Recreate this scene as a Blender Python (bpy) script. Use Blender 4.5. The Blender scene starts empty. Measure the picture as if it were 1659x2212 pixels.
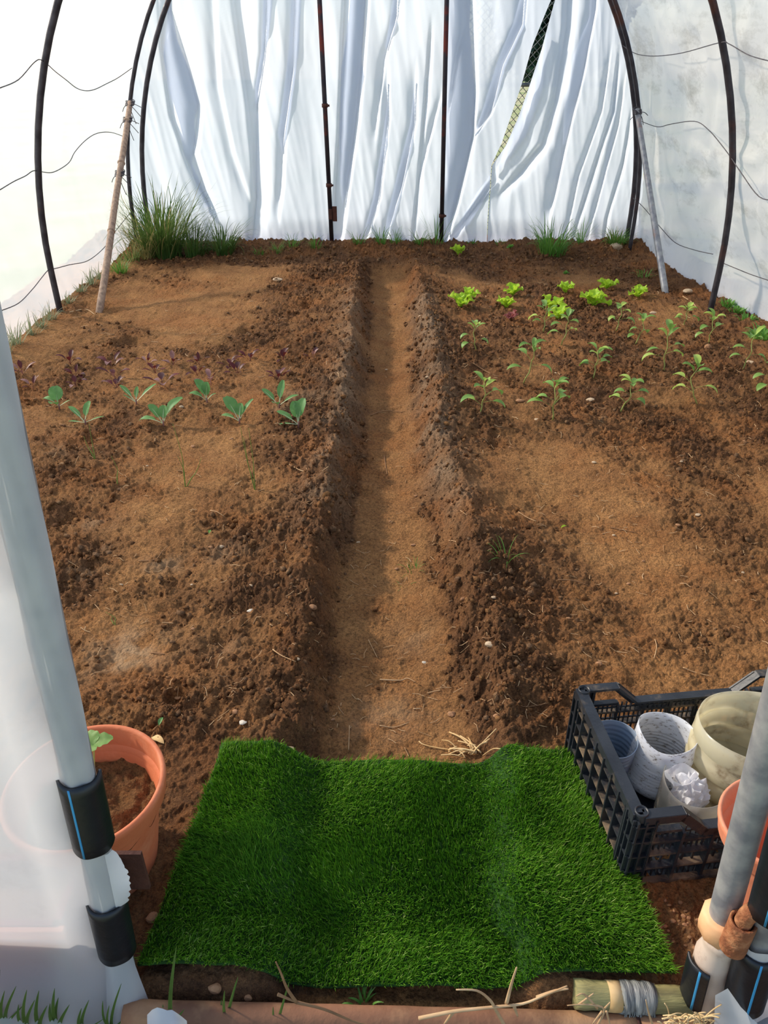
import bpy, bmesh, math, random
import numpy as np
from mathutils import Vector, Matrix

R = math.radians
random.seed(7)
np.random.seed(7)
scene = bpy.context.scene
col = scene.collection

# ------------------------------------------------------------------ camera
F, PITCH, EYE = 1640.0, R(31.4), 1.6          # focal length in pixels of a 1659 x 2212 frame, tilt below the horizon, eye height
cd = bpy.data.cameras.new('camera')
cam = bpy.data.objects.new('camera', cd); col.objects.link(cam)
cam.location = (0, 0, EYE); cam.rotation_euler = (R(90) - PITCH, 0, 0)
cd.sensor_fit = 'VERTICAL'; cd.sensor_height = 24.0; cd.lens = F / 2212 * 24.0
cd.clip_start = 0.02; cd.clip_end = 300
scene.camera = cam

# ------------------------------------------------------------------ sky, sun, exposure
world = bpy.data.worlds.new('world'); scene.world = world; world.use_nodes = True
wn = world.node_tree.nodes; wl = world.node_tree.links; wn.clear()
sky = wn.new('ShaderNodeTexSky'); sky.sky_type = 'NISHITA'; sky.sun_disc = False
sky.sun_elevation = R(36); sky.sun_rotation = R(-63); sky.air_density = 1.0; sky.dust_density = 0.7; sky.ozone_density = 1.0
bg = wn.new('ShaderNodeBackground'); bg.inputs['Strength'].default_value = 0.27
wo = wn.new('ShaderNodeOutputWorld')
wl.new(sky.outputs[0], bg.inputs[0]); wl.new(bg.outputs[0], wo.inputs[0])
sd = bpy.data.lights.new('sun', 'SUN'); sd.energy = 9.0; sd.angle = R(4); sd.color = (1.0, 0.89, 0.74)
sun = bpy.data.objects.new('sun', sd); col.objects.link(sun)
SUN_DIR = Vector((-0.78, 0.36, 0.53)).normalized()
sun.rotation_euler = SUN_DIR.to_track_quat('Z', 'Y').to_euler(); sun.location = (-6, 6, 8)
vs = scene.view_settings
vs.view_transform = 'Standard'; vs.look = 'None'; vs.gamma = 1.0; vs.use_curve_mapping = False; vs.exposure = 0.0

# ------------------------------------------------------------------ photo pixel -> place
def ray(px, py):
    u = (px - 829.5) / F; v = -(py - 1106) / F
    return Vector((u, math.cos(PITCH) + v * math.sin(PITCH), -math.sin(PITCH) + v * math.cos(PITCH)))
def gp(px, py, z=0.0):                       # where that sight line meets the level z
    r = ray(px, py); t = (z - EYE) / r.z
    return Vector((r.x * t, r.y * t, z))
def dp(px, py, d):                           # where it meets the upright plane y = d
    r = ray(px, py); t = d / r.y
    return Vector((r.x * t, d, EYE + r.z * t))
def lin(c):
    return tuple(((v / 255) / 12.92 if v / 255 <= 0.04045 else ((v / 255 + 0.055) / 1.055) ** 2.4) for v in c)

# ------------------------------------------------------------------ noise
_rs = np.random.RandomState(11)
_perm = np.concatenate([_rs.permutation(512)] * 3)
_grad = _rs.rand(512) * 2 * np.pi
_gx, _gy = np.cos(_grad), np.sin(_grad)
_rnd = _rs.rand(512); _rnd2 = _rs.rand(512); _rnd3 = _rs.rand(512)
def _h(ix, iy, s): return _perm[(_perm[(ix & 511)] + (iy & 511) + s * 37) & 511]
def perlin(x, y, s=0):
    x = np.asarray(x, float); y = np.asarray(y, float)
    ix = np.floor(x).astype(int); iy = np.floor(y).astype(int); fx = x - ix; fy = y - iy
    u = fx * fx * fx * (fx * (fx * 6 - 15) + 10); v = fy * fy * fy * (fy * (fy * 6 - 15) + 10)
    def g(a, b, dx, dy):
        h = _h(a, b, s); return _gx[h] * dx + _gy[h] * dy
    n0 = g(ix, iy, fx, fy) * (1 - u) + g(ix + 1, iy, fx - 1, fy) * u
    n1 = g(ix, iy + 1, fx, fy - 1) * (1 - u) + g(ix + 1, iy + 1, fx - 1, fy - 1) * u
    return (n0 * (1 - v) + n1 * v) * 1.5
def fbm(x, y, s=0, o=3):
    a = 0; k = 1.0
    for i in range(o):
        a = a + perlin(x * 2 ** i, y * 2 ** i, s + i) * k; k *= 0.5
    return a
def clods(x, y, s, dens=0.6):
    """rounded lumps on a jittered lattice, height 0..1"""
    x = np.asarray(x, float); y = np.asarray(y, float)
    ix = np.floor(x).astype(int); iy = np.floor(y).astype(int)
    out = np.zeros_like(x)
    for a in (-1, 0, 1):
        for b in (-1, 0, 1):
            h = _h(ix + a, iy + b, s)
            cx = ix + a + 0.15 + 0.7 * _rnd[h]; cy = iy + b + 0.15 + 0.7 * _rnd2[h]
            q = _rnd3[h]; rr = np.where(q < dens, 0.32 + 0.4 * (q / max(dens, 1e-6)), 0.001)
            d2 = ((x - cx) ** 2 + (y - cy) ** 2) / (rr * rr)
            out = np.maximum(out, np.sqrt(np.maximum(0, 1 - d2)) * rr * 1.4)
    return out
def sstep(a, b, x):
    t = np.clip((np.asarray(x, float) - a) / (b - a), 0, 1); return t * t * (3 - 2 * t)

# ------------------------------------------------------------------ the ground's shape
def curve_px(l):
    p = sorted([gp(*q)[:2] for q in l], key=lambda q: q[1])
    return np.array([q[1] for q in p]), np.array([q[0] for q in p])
CL = curve_px([(775, 575), (765, 640), (752, 760), (735, 900), (708, 1000), (690, 1100), (668, 1250), (648, 1400), (625, 1560), (585, 1640)])
BL = curve_px([(800, 575), (803, 700), (795, 900), (772, 1050), (742, 1200), (733, 1400), (712, 1600)])
CR = curve_px([(893, 575), (925, 680), (948, 800), (958, 950), (992, 1050), (1030, 1200), (1075, 1350), (1105, 1450), (1095, 1600)])
BR = curve_px([(872, 580), (882, 800), (892, 950), (905, 1050), (925, 1200), (960, 1400), (1010, 1600)])
def base_h(x, y):
    x = np.asarray(x, float); y = np.asarray(y, float)
    wob = 0.025 * perlin(y * 3.1, x * 0 + 4.2, 3) + 0.012 * perlin(y * 9, x * 0 + 1.2, 4)
    x0 = x; x = x + .022 * fbm(x * 6, y * 6, 12, 3)
    cl = np.interp(y, *CL) + wob; bl = np.interp(y, *BL) + wob * 0.5
    cr = np.interp(y, *CR) + wob; br = np.interp(y, *BR) + wob * 0.5
    k = sstep(6.95, 6.55, y)                                  # the path ends before the back bank
    near = 0.55 + 0.45 * sstep(1.2, 2.0, y)
    ridge = (0.075 + 0.02 * perlin(y * 2.3, x * 0 + 9.1, 6)) * near
    mid = (bl + br) / 2; lo = -0.09 * near + .022 * np.clip((x - mid) / np.maximum((br - bl) / 2, .03), -1, 1) ** 2
    h = np.zeros_like(x)
    h = np.where(x < cl, ridge * np.exp(-np.maximum(cl - x, 0) / 0.16), h)
    t = sstep(0, 1, (x - cl) / np.maximum(bl - cl, 0.03)); h = np.where((x >= cl) & (x < bl), ridge + (lo - ridge) * t, h)
    h = np.where((x >= bl) & (x <= br), lo, h)
    t = sstep(0, 1, (cr - x) / np.maximum(cr - br, 0.03)); h = np.where((x > br) & (x < cr), ridge + (lo - ridge) * t, h)
    h = np.where(x >= cr, ridge * np.exp(-np.maximum(x - cr, 0) / 0.14), h)
    h = h * k
    x = x0
    h = h + 0.05 * sstep(7.0, 7.35, y)                        # bank along the back film
    h = h + 0.03 * sstep(-1.9, -2.25, x) + 0.03 * sstep(2.1, 2.4, x)
    h = h + 0.020 * fbm(x * 1.6, y * 1.6, 20, 4)
    h = h - 0.055 * sstep(0.80, 0.75, y)
    return h
def loose_mask(x, y):
    x = np.asarray(x, float); y = np.asarray(y, float)
    cl = np.interp(y, *CL); bl = np.interp(y, *BL); cr = np.interp(y, *CR); br = np.interp(y, *BR)
    xw = x + .035 * fbm(x * 8, y * 8, 33, 3)
    left = .40 + .28 * sstep(-.95, -.4, xw) - .16 * sstep(4.3, 4.7, y) * sstep(-.5, -.9, xw)
    right = .16 + .50 * sstep(2.95, 3.35, y) - .14 * sstep(5.9, 6.1, y) + .22 * sstep(6.2, 6.6, y)
    right = np.maximum(right, .95 - np.maximum(xw - cr, 0) * 2.6)
    s = sstep(bl - .06, br + .06, xw)
    m = left * (1 - s) + right * s
    m = np.maximum(m, .9 * np.exp(-((xw - cl) / .13) ** 2)); m = np.maximum(m, .72 * np.exp(-((xw - cr) / .10) ** 2))
    m = np.maximum(m, .95 * sstep(6.5, 6.9, y))
    m = m + .50 * fbm(x * 1.9 + 3, y * 1.2, 31, 4) + .22 * perlin(x * 7, y * 7, 35)
    m = m + .25 * perlin(x * 2.0 - y, y * 4.0 + x, 41) * sstep(2.9, 2.7, y) * sstep(cl + .1, cl - .1, x)
    path = sstep(bl - .035, bl + .04, xw) * sstep(br + .06, br - .02, xw) * sstep(6.95, 6.6, y)
    m = m * (1 - path) + np.clip(.10 + .25 * fbm(x * 5, y * 5, 37, 3), .02, .4) * path
    return np.clip(m, 0.05, 1)
def H(x, y, full=True):
    x = np.asarray(x, float); y = np.asarray(y, float)
    h = base_h(x, y)
    if not full: return h
    m = loose_mask(x, y)
    fl = sstep(-.66, -.56, x) * sstep(1.45, 1.36, y) * sstep(.66, .74, y) * sstep(1.3, 1.2, x)   # trodden flat under mat, pots and crate
    m = np.maximum(m, .55 * fl * (x > .54)); m = m * (1 - np.where(x < .56, .75, .35) * fl)
    wx = x + 0.012 * perlin(x * 24, y * 24, 50); wy = y + 0.012 * perlin(x * 24 + 7, y * 24, 51)
    bl1 = np.abs(perlin(wx * 17, wy * 17, 52)); bl2 = np.abs(perlin(wx * 38, wy * 38, 53)); bl3 = np.abs(perlin(wx * 80, wy * 80, 54))
    h = h + m * (0.016 * clods(wx / 0.065, wy / 0.065, 1, 0.35) * np.clip(m * 1.6 - 0.3, 0, 1)
                 + 0.017 * clods(wx / 0.030, wy / 0.030, 2, 0.55) * (.6 + .8 * bl3) + 0.009 * clods(wx / 0.015, wy / 0.015, 3, 0.75) * (.6 + .8 * bl3) + .014 * bl1 + .007 * bl2 + .004 * bl3 - .010)
    h = h - (.25 + .75 * m) * (.020 * clods(wx / .048 + 5, wy / .048, 8, .13) + .011 * clods(wx / .024 + 2, wy / .024, 9, .16))
    h = h + (.40 + .6 * m) * (.006 * clods(wx / .021 + 9, wy / .021, 4, .45) + .006 * bl2 + .003 * bl3 - .003)
    h = h + (0.45 + m) * 0.008 * fbm(x * 16, y * 16, 60, 4)
    # little holes and footprints
    for (px, py, r, d) in HOLES:
        c = gp(px, py); q = ((x - c.x) / r) ** 2 + ((y - c.y) / (r * 1.1)) ** 2
        h = h - d * np.exp(-q * q)
    return h
HOLES = [(380, 1505, .035, .05), (280, 738, .09, .05), (660, 658, .06, .04), (535, 715, .06, .035), (790, 1030, .03, .02),
         (1040, 1460, .03, .03), (1110, 1092, .10, .018), (1180, 1090, .08, .02), (975, 985, .05, .02), (470, 1395, .05, .02),
         (640, 930, .05, .03), (520, 1320, .05, .02), (150, 1115, .06, .02)]
def Hs(x, y): return float(H(np.array([x]), np.array([y]))[0])
def ground(px, py):
    p = gp(px, py)
    for _ in range(3):
        z = float(base_h(np.array([p.x]), np.array([p.y]))[0]); p = gp(px, py, z)
    p.z = Hs(p.x, p.y)
    return p

# ------------------------------------------------------------------ materials
MATS = {}
def mat(name, c1, c2=None, scale=8.0, rough=0.7, bump=0.0, bscale=None, metal=0.0, trans=0.0, spec=0.3, detail=4.0, ramp=(0.35, 0.65), c3=None, scale3=2.0, r3=(0.5, 0.7), stretch=None):
    """procedural surface: noise between two tints, optional third stain tint, optional fine bump, optional translucency"""
    m = bpy.data.materials.new(name); m.use_nodes = True; MATS[name] = m
    n = m.node_tree.nodes; l = m.node_tree.links
    p = n['Principled BSDF']; out = n['Material Output']
    tc = n.new('ShaderNodeTexCoord'); vec = tc.outputs['Object']
    if stretch:
        mp = n.new('ShaderNodeMapping'); mp.inputs['Scale'].default_value = stretch; l.new(vec, mp.inputs[0]); vec = mp.outputs[0]
    nz = n.new('ShaderNodeTexNoise'); nz.inputs['Scale'].default_value = scale; nz.inputs['Detail'].default_value = detail
    l.new(vec, nz.inputs['Vector'])
    cr = n.new('ShaderNodeValToRGB'); cr.color_ramp.elements[0].position = ramp[0]; cr.color_ramp.elements[1].position = ramp[1]
    cr.color_ramp.elements[0].color = (*lin(c1), 1); cr.color_ramp.elements[1].color = (*lin(c2 or c1), 1)
    l.new(nz.outputs['Fac'], cr.inputs[0]); cout = cr.outputs[0]
    if c3:
        n3 = n.new('ShaderNodeTexNoise'); n3.inputs['Scale'].default_value = scale3; n3.inputs['Detail'].default_value = 6; n3.inputs['Roughness'].default_value = .65
        l.new(vec, n3.inputs['Vector'])
        mr = n.new('ShaderNodeMapRange'); mr.inputs[1].default_value = r3[0]; mr.inputs[2].default_value = r3[1]; l.new(n3.outputs['Fac'], mr.inputs[0])
        mx = n.new('ShaderNodeMix'); mx.data_type = 'RGBA'; l.new(mr.outputs[0], mx.inputs[0]); l.new(cout, mx.inputs[6]); mx.inputs[7].default_value = (*lin(c3), 1)
        cout = mx.outputs[2]
    l.new(cout, p.inputs['Base Color'])
    p.inputs['Roughness'].default_value = rough; p.inputs['Metallic'].default_value = metal; p.inputs['Specular IOR Level'].default_value = spec
    if bump:
        bn = n.new('ShaderNodeTexNoise'); bn.inputs['Scale'].default_value = bscale or scale * 4; bn.inputs['Detail'].default_value = 5
        l.new(vec, bn.inputs['Vector'])
        b = n.new('ShaderNodeBump'); b.inputs['Strength'].default_value = bump; b.inputs['Distance'].default_value = 0.01
        l.new(bn.outputs['Fac'], b.inputs['Height']); l.new(b.outputs[0], p.inputs['Normal'])
    if trans:
        t = n.new('ShaderNodeBsdfTranslucent'); l.new(cout, t.inputs[0])
        ms = n.new('ShaderNodeMixShader'); ms.inputs[0].default_value = trans
        l.new(p.outputs[0], ms.inputs[1]); l.new(t.outputs[0], ms.inputs[2]); l.new(ms.outputs[0], out.inputs[0])
    return m

def film_mat(name, clear, tint=(250, 250, 248), dirt=0.0, wrinkle=0.25, wscale=(6, 6, 6), diff=0.32, dscale=(1, 1, 1)):
    """milky polythene: part of the light goes straight through, most is scattered through, some back"""
    m = bpy.data.materials.new(name); m.use_nodes = True; MATS[name] = m
    n = m.node_tree.nodes; l = m.node_tree.links; n.clear()
    out = n.new('ShaderNodeOutputMaterial'); tc = n.new('ShaderNodeTexCoord')
    mp = n.new('ShaderNodeMapping'); mp.inputs['Scale'].default_value = wscale; l.new(tc.outputs['Object'], mp.inputs[0])
    w = n.new('ShaderNodeTexNoise'); w.inputs['Scale'].default_value = 1.0; w.inputs['Detail'].default_value = 4; w.inputs['Distortion'].default_value = .6
    l.new(mp.outputs[0], w.inputs['Vector'])
    b = n.new('ShaderNodeBump'); b.inputs['Strength'].default_value = wrinkle; b.inputs['Distance'].default_value = 0.05; l.new(w.outputs['Fac'], b.inputs['Height'])
    colr = None
    if dirt:
        md = n.new('ShaderNodeMapping'); md.inputs['Scale'].default_value = dscale; l.new(tc.outputs['Object'], md.inputs[0])
        d1 = n.new('ShaderNodeTexNoise'); d1.inputs['Scale'].default_value = 2.2; d1.inputs['Detail'].default_value = 9; d1.inputs['Roughness'].default_value = .72
        l.new(md.outputs[0], d1.inputs['Vector'])
        mr = n.new('ShaderNodeMapRange'); mr.inputs[1].default_value = .52; mr.inputs[2].default_value = .80; mr.inputs[4].default_value = dirt
        l.new(d1.outputs['Fac'], mr.inputs[0])
        mx = n.new('ShaderNodeMix'); mx.data_type = 'RGBA'; l.new(mr.outputs[0], mx.inputs[0])
        mx.inputs[6].default_value = (*lin(tint), 1); mx.inputs[7].default_value = (*lin((120, 112, 104)), 1); colr = mx.outputs[2]
    di = n.new('ShaderNodeBsdfDiffuse'); tr = n.new('ShaderNodeBsdfTranslucent'); tp = n.new('ShaderNodeBsdfTransparent'); gl = n.new('ShaderNodeBsdfGlossy')
    gl.inputs['Roughness'].default_value = .35
    for s in (di, tr):
        if colr: l.new(colr, s.inputs[0])
        else: s.inputs[0].default_value = (*lin(tint), 1)
        l.new(b.outputs[0], s.inputs['Normal'])
    l.new(b.outputs[0], gl.inputs['Normal'])
    m1 = n.new('ShaderNodeMixShader'); m1.inputs[0].default_value = 1 - diff; l.new(di.outputs[0], m1.inputs[1]); l.new(tr.outputs[0], m1.inputs[2])
    m2 = n.new('ShaderNodeMixShader'); m2.inputs[0].default_value = .04; l.new(m1.outputs[0], m2.inputs[1]); l.new(gl.outputs[0], m2.inputs[2])
    m3 = n.new('ShaderNodeMixShader'); m3.inputs[0].default_value = clear; l.new(m2.outputs[0], m3.inputs[1]); l.new(tp.outputs[0], m3.inputs[2])
    l.new(m3.outputs[0], out.inputs[0])
    return m

def soil_mat(name):
    m = bpy.data.materials.new(name); m.use_nodes = True; MATS[name] = m
    n = m.node_tree.nodes; l = m.node_tree.links; p = n['Principled BSDF']
    tc = n.new('ShaderNodeTexCoord'); v = tc.outputs['Object']
    def noise(sc, det=5, ro=.6):
        q = n.new('ShaderNodeTexNoise'); q.inputs['Scale'].default_value = sc; q.inputs['Detail'].default_value = det; q.inputs['Roughness'].default_value = ro
        l.new(v, q.inputs['Vector']); return q.outputs['Fac']
    def rng(f, a, b, lo=0., hi=1.):
        q = n.new('ShaderNodeMapRange'); q.inputs[1].default_value = a; q.inputs[2].default_value = b; q.inputs[3].default_value = lo; q.inputs[4].default_value = hi
        l.new(f, q.inputs[0]); return q.outputs[0]
    def mixc(f, a, b, mode='MIX'):
        q = n.new('ShaderNodeMix'); q.data_type = 'RGBA'; q.blend_type = mode
        if isinstance(f, float): q.inputs[0].default_value = f
        else: l.new(f, q.inputs[0])
        for i, c in ((6, a), (7, b)):
            if isinstance(c, tuple): q.inputs[i].default_value = (*lin(c), 1)
            else: l.new(c, q.inputs[i])
        return q.outputs[2]
    al = n.new('ShaderNodeAttribute'); al.attribute_name = 'loose'
    ap = n.new('ShaderNodeAttribute'); ap.attribute_name = 'pale'
    ag = n.new('ShaderNodeAttribute'); ag.attribute_name = 'grey'
    crust = mixc(rng(noise(5), .35, .65), (188, 137, 86), (162, 113, 70))
    moist = mixc(rng(noise(11), .35, .65), (138, 97, 64), (106, 73, 49))
    c = mixc(rng(al.outputs['Fac'], .18, .78), crust, moist)
    c = mixc(ag.outputs['Fac'], c, (170, 140, 110))
    c = mixc(rng(noise(2.2, 6, .7), .50, .62, 0, .55), c, (172, 112, 64))
    c = mixc(rng(noise(90, 4), .42, .72), c, mixc(.65, c, (58, 40, 30)))
    c = mixc(rng(noise(230, 3), .50, .70), c, mixc(.6, c, (54, 38, 28)))
    c = mixc(rng(noise(420, 2), .64, .74, 0, .7), c, (206, 162, 112))
    c = mixc(rng(ap.outputs['Fac'], 0., 1., 0., .8), c, (206, 176, 140))
    l.new(c, p.inputs['Base Color']); p.inputs['Roughness'].default_value = .95; p.inputs['Specular IOR Level'].default_value = .12
    vo = n.new('ShaderNodeTexVoronoi'); vo.inputs['Scale'].default_value = 130; l.new(v, vo.inputs['Vector'])
    ad = n.new('ShaderNodeMath'); ad.operation = 'MULTIPLY_ADD'; l.new(noise(260, 4, .7), ad.inputs[0]); ad.inputs[1].default_value = 1.2
    iv = n.new('ShaderNodeMath'); iv.operation = 'MULTIPLY'; iv.inputs[1].default_value = -.8; l.new(vo.outputs['Distance'], iv.inputs[0]); l.new(iv.outputs[0], ad.inputs[2])
    b = n.new('ShaderNodeBump'); b.inputs['Strength'].default_value = .9; b.inputs['Distance'].default_value = .008
    l.new(ad.outputs[0], b.inputs['Height']); l.new(b.outputs[0], p.inputs['Normal'])
    return m

FILM = film_mat('milky_film', .38, tint=(196, 202, 209), wrinkle=.22, wscale=(1.6, 1.2, 1.6))
FILM_R = film_mat('dusty_film', .13, tint=(244, 239, 235), diff=.46, dirt=.8, wrinkle=.8, wscale=(2.2, 1.4, 2.2), dscale=(1, .7, 1.8))
FILM_B = film_mat('curtain_film', .08, tint=(206, 214, 227), wrinkle=.22, wscale=(2.5, 2, .9))
FILM_F = film_mat('door_film', .17, tint=(246, 246, 246), wrinkle=.12, wscale=(3, 3, 2), dirt=.25)
SOIL = soil_mat('garden_soil')
mat('steel_dark', (74, 70, 74), (52, 48, 52), 14, .5, .15, 60, .55, c3=(96, 58, 44), scale3=3.0, r3=(.55, .72))
mat('steel_post', (60, 52, 54), (44, 40, 46), 14, .55, .1, 60, .4, c3=(108, 46, 36), scale3=2.2, r3=(.52, .6))
mat('galvanised', (170, 168, 166), (132, 132, 136), 22, .45, .1, 70, .3, c3=(150, 104, 82), scale3=4, r3=(.60, .75))
mat('rust', (150, 92, 58), (112, 66, 42), 26, .85, .5, 120, .1, c3=(190, 134, 92), scale3=12, r3=(.5, .65))
mat('peach_fitting', (226, 176, 130), (206, 150, 104), 10, .6, .1, 60, c3=(160, 100, 66), scale3=16, r3=(.6, .75))
mat('rust_plate', (92, 56, 44), (70, 42, 34), 20, .8, .3, 90, .1)
mat('cane', (172, 144, 120), (134, 110, 94), 16, .7, .35, 60, stretch=(3, 3, .6))
mat('wire', (96, 90, 92), (70, 66, 70), 30, .5, 0, metal=.5)
mat('black_pipe', (24, 28, 34), (18, 20, 26), 18, .42, .08, 80, spec=.45, c3=(74, 70, 66), scale3=9, r3=(.62, .8))
mat('blue_stripe', (62, 150, 196), (52, 132, 182), 10, .45)
mat('white_film_scrap', (240, 238, 236), (224, 222, 222), 6, .5, .15, 30, trans=.45)
mat('earthy_film', (238, 216, 196), (222, 192, 168), 7, .55, .15, 30, trans=.3, c3=(178, 128, 98), scale3=9, r3=(.52, .72))
mat('terracotta', (212, 122, 82), (196, 104, 66), 6, .62, .12, 90, c3=(224, 154, 116), scale3=3.5, r3=(.52, .75))
mat('terracotta_pale', (222, 142, 108), (210, 126, 94), 6, .62, .1, 90, c3=(232, 172, 146), scale3=3.5, r3=(.52, .75))
mat('dark_red_box', (140, 40, 44), (108, 30, 42), 5, .7)
mat('crate_black', (44, 47, 52), (30, 33, 38), 12, .45, .12, 90, spec=.5, c3=(120, 104, 84), scale3=14, r3=(.58, .78))
mat('crate_worn', (52, 52, 54), (36, 38, 42), 16, .6, .15, 90, c3=(140, 118, 92), scale3=12, r3=(.46, .66))
mat('crate_dusty', (150, 124, 94), (96, 80, 64), 16, .85, .2, 90, c3=(40, 40, 42), scale3=8, r3=(.5, .65))
mat('cup_blue', (176, 190, 206), (160, 176, 196), 6, .35, 0, trans=.35, c3=(120, 122, 124), scale3=18, r3=(.62, .8))
mat('cup_white', (236, 238, 242), (220, 222, 228), 5, .35, 0, trans=.35, c3=(120, 108, 98), scale3=70, r3=(.55, .68), stretch=(1, 1, 2.2))
mat('cup_inside_dirt', (92, 74, 60), (66, 54, 46), 20, .9)
mat('bag_white', (246, 246, 248), (230, 230, 236), 9, .3, .35, 40, trans=.5, spec=.5)
mat('turf_backing', (46, 82, 26), (34, 60, 22), 30, .95)
mat('dry_straw', (228, 196, 144), (200, 160, 104), 14, .8)
mat('twig', (156, 118, 82), (120, 86, 58), 14, .85)
mat('pale_twig', (206, 172, 130), (176, 138, 98), 14, .85)
mat('stone_pale', (200, 176, 146), (166, 138, 108), 14, .85, .3, 90)
mat('stone_tan', (172, 128, 92), (138, 98, 68), 14, .85, .3, 90)
mat('chip_white', (214, 204, 188), (184, 172, 154), 12, .8, .2, 60)
mat('pepper_leaf', (142, 178, 88), (112, 156, 72), 9, .42, .1, 40, trans=.38, spec=.45)
mat('pepper_leaf_light', (190, 214, 108), (160, 192, 86), 9, .42, .1, 40, trans=.42, spec=.45)
mat('pepper_stem', (170, 176, 98), (146, 150, 82), 9, .5, trans=.1)
mat('lettuce_leaf', (196, 226, 70), (168, 208, 56), 12, .45, .2, 50, trans=.45)
mat('lettuce_red', (170, 104, 96), (132, 62, 66), 12, .5, .2, 50, trans=.4)
mat('cabbage_leaf', (116, 160, 92), (84, 134, 72), 8, .5, .1, 40, trans=.3, c3=(176, 208, 178), scale3=10, r3=(.55, .75))
mat('cabbage_rib', (198, 210, 170), (184, 196, 150), 8, .5, trans=.2)
mat('beet_leaf', (104, 40, 40), (70, 34, 36), 14, .45, .1, 40, trans=.3)
mat('beet_leaf_pale', (164, 122, 112), (120, 78, 76), 14, .4, .1, 40, trans=.25)
mat('onion_blade', (138, 156, 74), (112, 132, 60), 9, .5, trans=.25)
mat('grass_fresh', (112, 156, 66), (80, 128, 48), 5, .5, trans=.4)
mat('grass_dark', (104, 128, 62), (72, 102, 46), 5, .5, trans=.35)
mat('grass_grey', (150, 158, 122), (120, 130, 96), 5, .6, trans=.35)
mat('grass_dry', (176, 164, 110), (150, 140, 84), 5, .7, trans=.35)
mat('weed_leaf', (122, 170, 74), (92, 146, 58), 8, .5, trans=.35)
mat('strawberry_leaf', (136, 172, 96), (112, 152, 78), 8, .5, .2, 40, trans=.35)
mat('timber', (168, 158, 104), (126, 118, 78), 7, .7, .35, 60, stretch=(.6, 5, 5), c3=(92, 86, 66), scale3=6, r3=(.5, .7))
mat('clear_wrap', (198, 196, 186), (110, 112, 112), 30, .25, .5, 80, trans=.3, stretch=(4, .6, .6))
mat('rusty_tube', (148, 102, 74), (112, 78, 58), 6, .8, .25, 60, c3=(176, 134, 96), scale3=2.6, r3=(.45, .6))
mat('pine_cone', (128, 96, 72), (92, 66, 50), 30, .85, .4, 60)
mat('tree_leaf', (40, 70, 52), (28, 52, 42), 3, .7, trans=.15)
mat('bark', (96, 78, 62), (70, 56, 46), 9, .9, .4, 30)
mat('fence_wire', (120, 120, 116), (90, 92, 90), 9, .5, metal=.5)
mat('outside_ground', (166, 158, 128), (128, 132, 92), 1.2, .95, .3, 30, c3=(112, 128, 72), scale3=.5, r3=(.45, .65))
m = bpy.data.materials.new('clear_plastic'); m.use_nodes = True; MATS['clear_plastic'] = m     # scratched see-through bottle wall
def bottle_mat(name, clear, tint, stain, srng):
    m = bpy.data.materials.new(name) if name not in MATS else MATS[name]; m.use_nodes = True; MATS[name] = m
    n = m.node_tree.nodes; l = m.node_tree.links; n.clear()
    out = n.new('ShaderNodeOutputMaterial'); tp = n.new('ShaderNodeBsdfTransparent'); tp.inputs[0].default_value = (*lin(tint), 1)
    p = n.new('ShaderNodeBsdfPrincipled'); p.inputs['Roughness'].default_value = .25; p.inputs['Specular IOR Level'].default_value = .6
    tr = n.new('ShaderNodeBsdfTranslucent')
    tc = n.new('ShaderNodeTexCoord'); q = n.new('ShaderNodeTexNoise'); q.inputs['Scale'].default_value = 22; q.inputs['Detail'].default_value = 8; q.inputs['Roughness'].default_value = .7
    l.new(tc.outputs['Object'], q.inputs['Vector'])
    mr = n.new('ShaderNodeMapRange'); mr.inputs[1].default_value = srng[0]; mr.inputs[2].default_value = srng[1]; l.new(q.outputs['Fac'], mr.inputs[0])
    mx = n.new('ShaderNodeMix'); mx.data_type = 'RGBA'; l.new(mr.outputs[0], mx.inputs[0]); mx.inputs[6].default_value = (*lin(tint), 1); mx.inputs[7].default_value = (*lin(stain), 1)
    l.new(mx.outputs[2], p.inputs['Base Color']); l.new(mx.outputs[2], tr.inputs[0])
    a = n.new('ShaderNodeMixShader'); a.inputs[0].default_value = .5; l.new(p.outputs[0], a.inputs[1]); l.new(tr.outputs[0], a.inputs[2])
    sub = n.new('ShaderNodeMath'); sub.operation = 'MULTIPLY_ADD'; l.new(mr.outputs[0], sub.inputs[0]); sub.inputs[1].default_value = -clear * .8; sub.inputs[2].default_value = clear
    s = n.new('ShaderNodeMixShader'); l.new(sub.outputs[0], s.inputs[0]); l.new(a.outputs[0], s.inputs[1]); l.new(tp.outputs[0], s.inputs[2]); l.new(s.outputs[0], out.inputs[0])
bottle_mat('clear_plastic', .72, (238, 234, 226), (150, 130, 106), (.58, .8))
bottle_mat('yellow_plastic', .46, (250, 244, 222), (140, 116, 80), (.50, .74))

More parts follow.
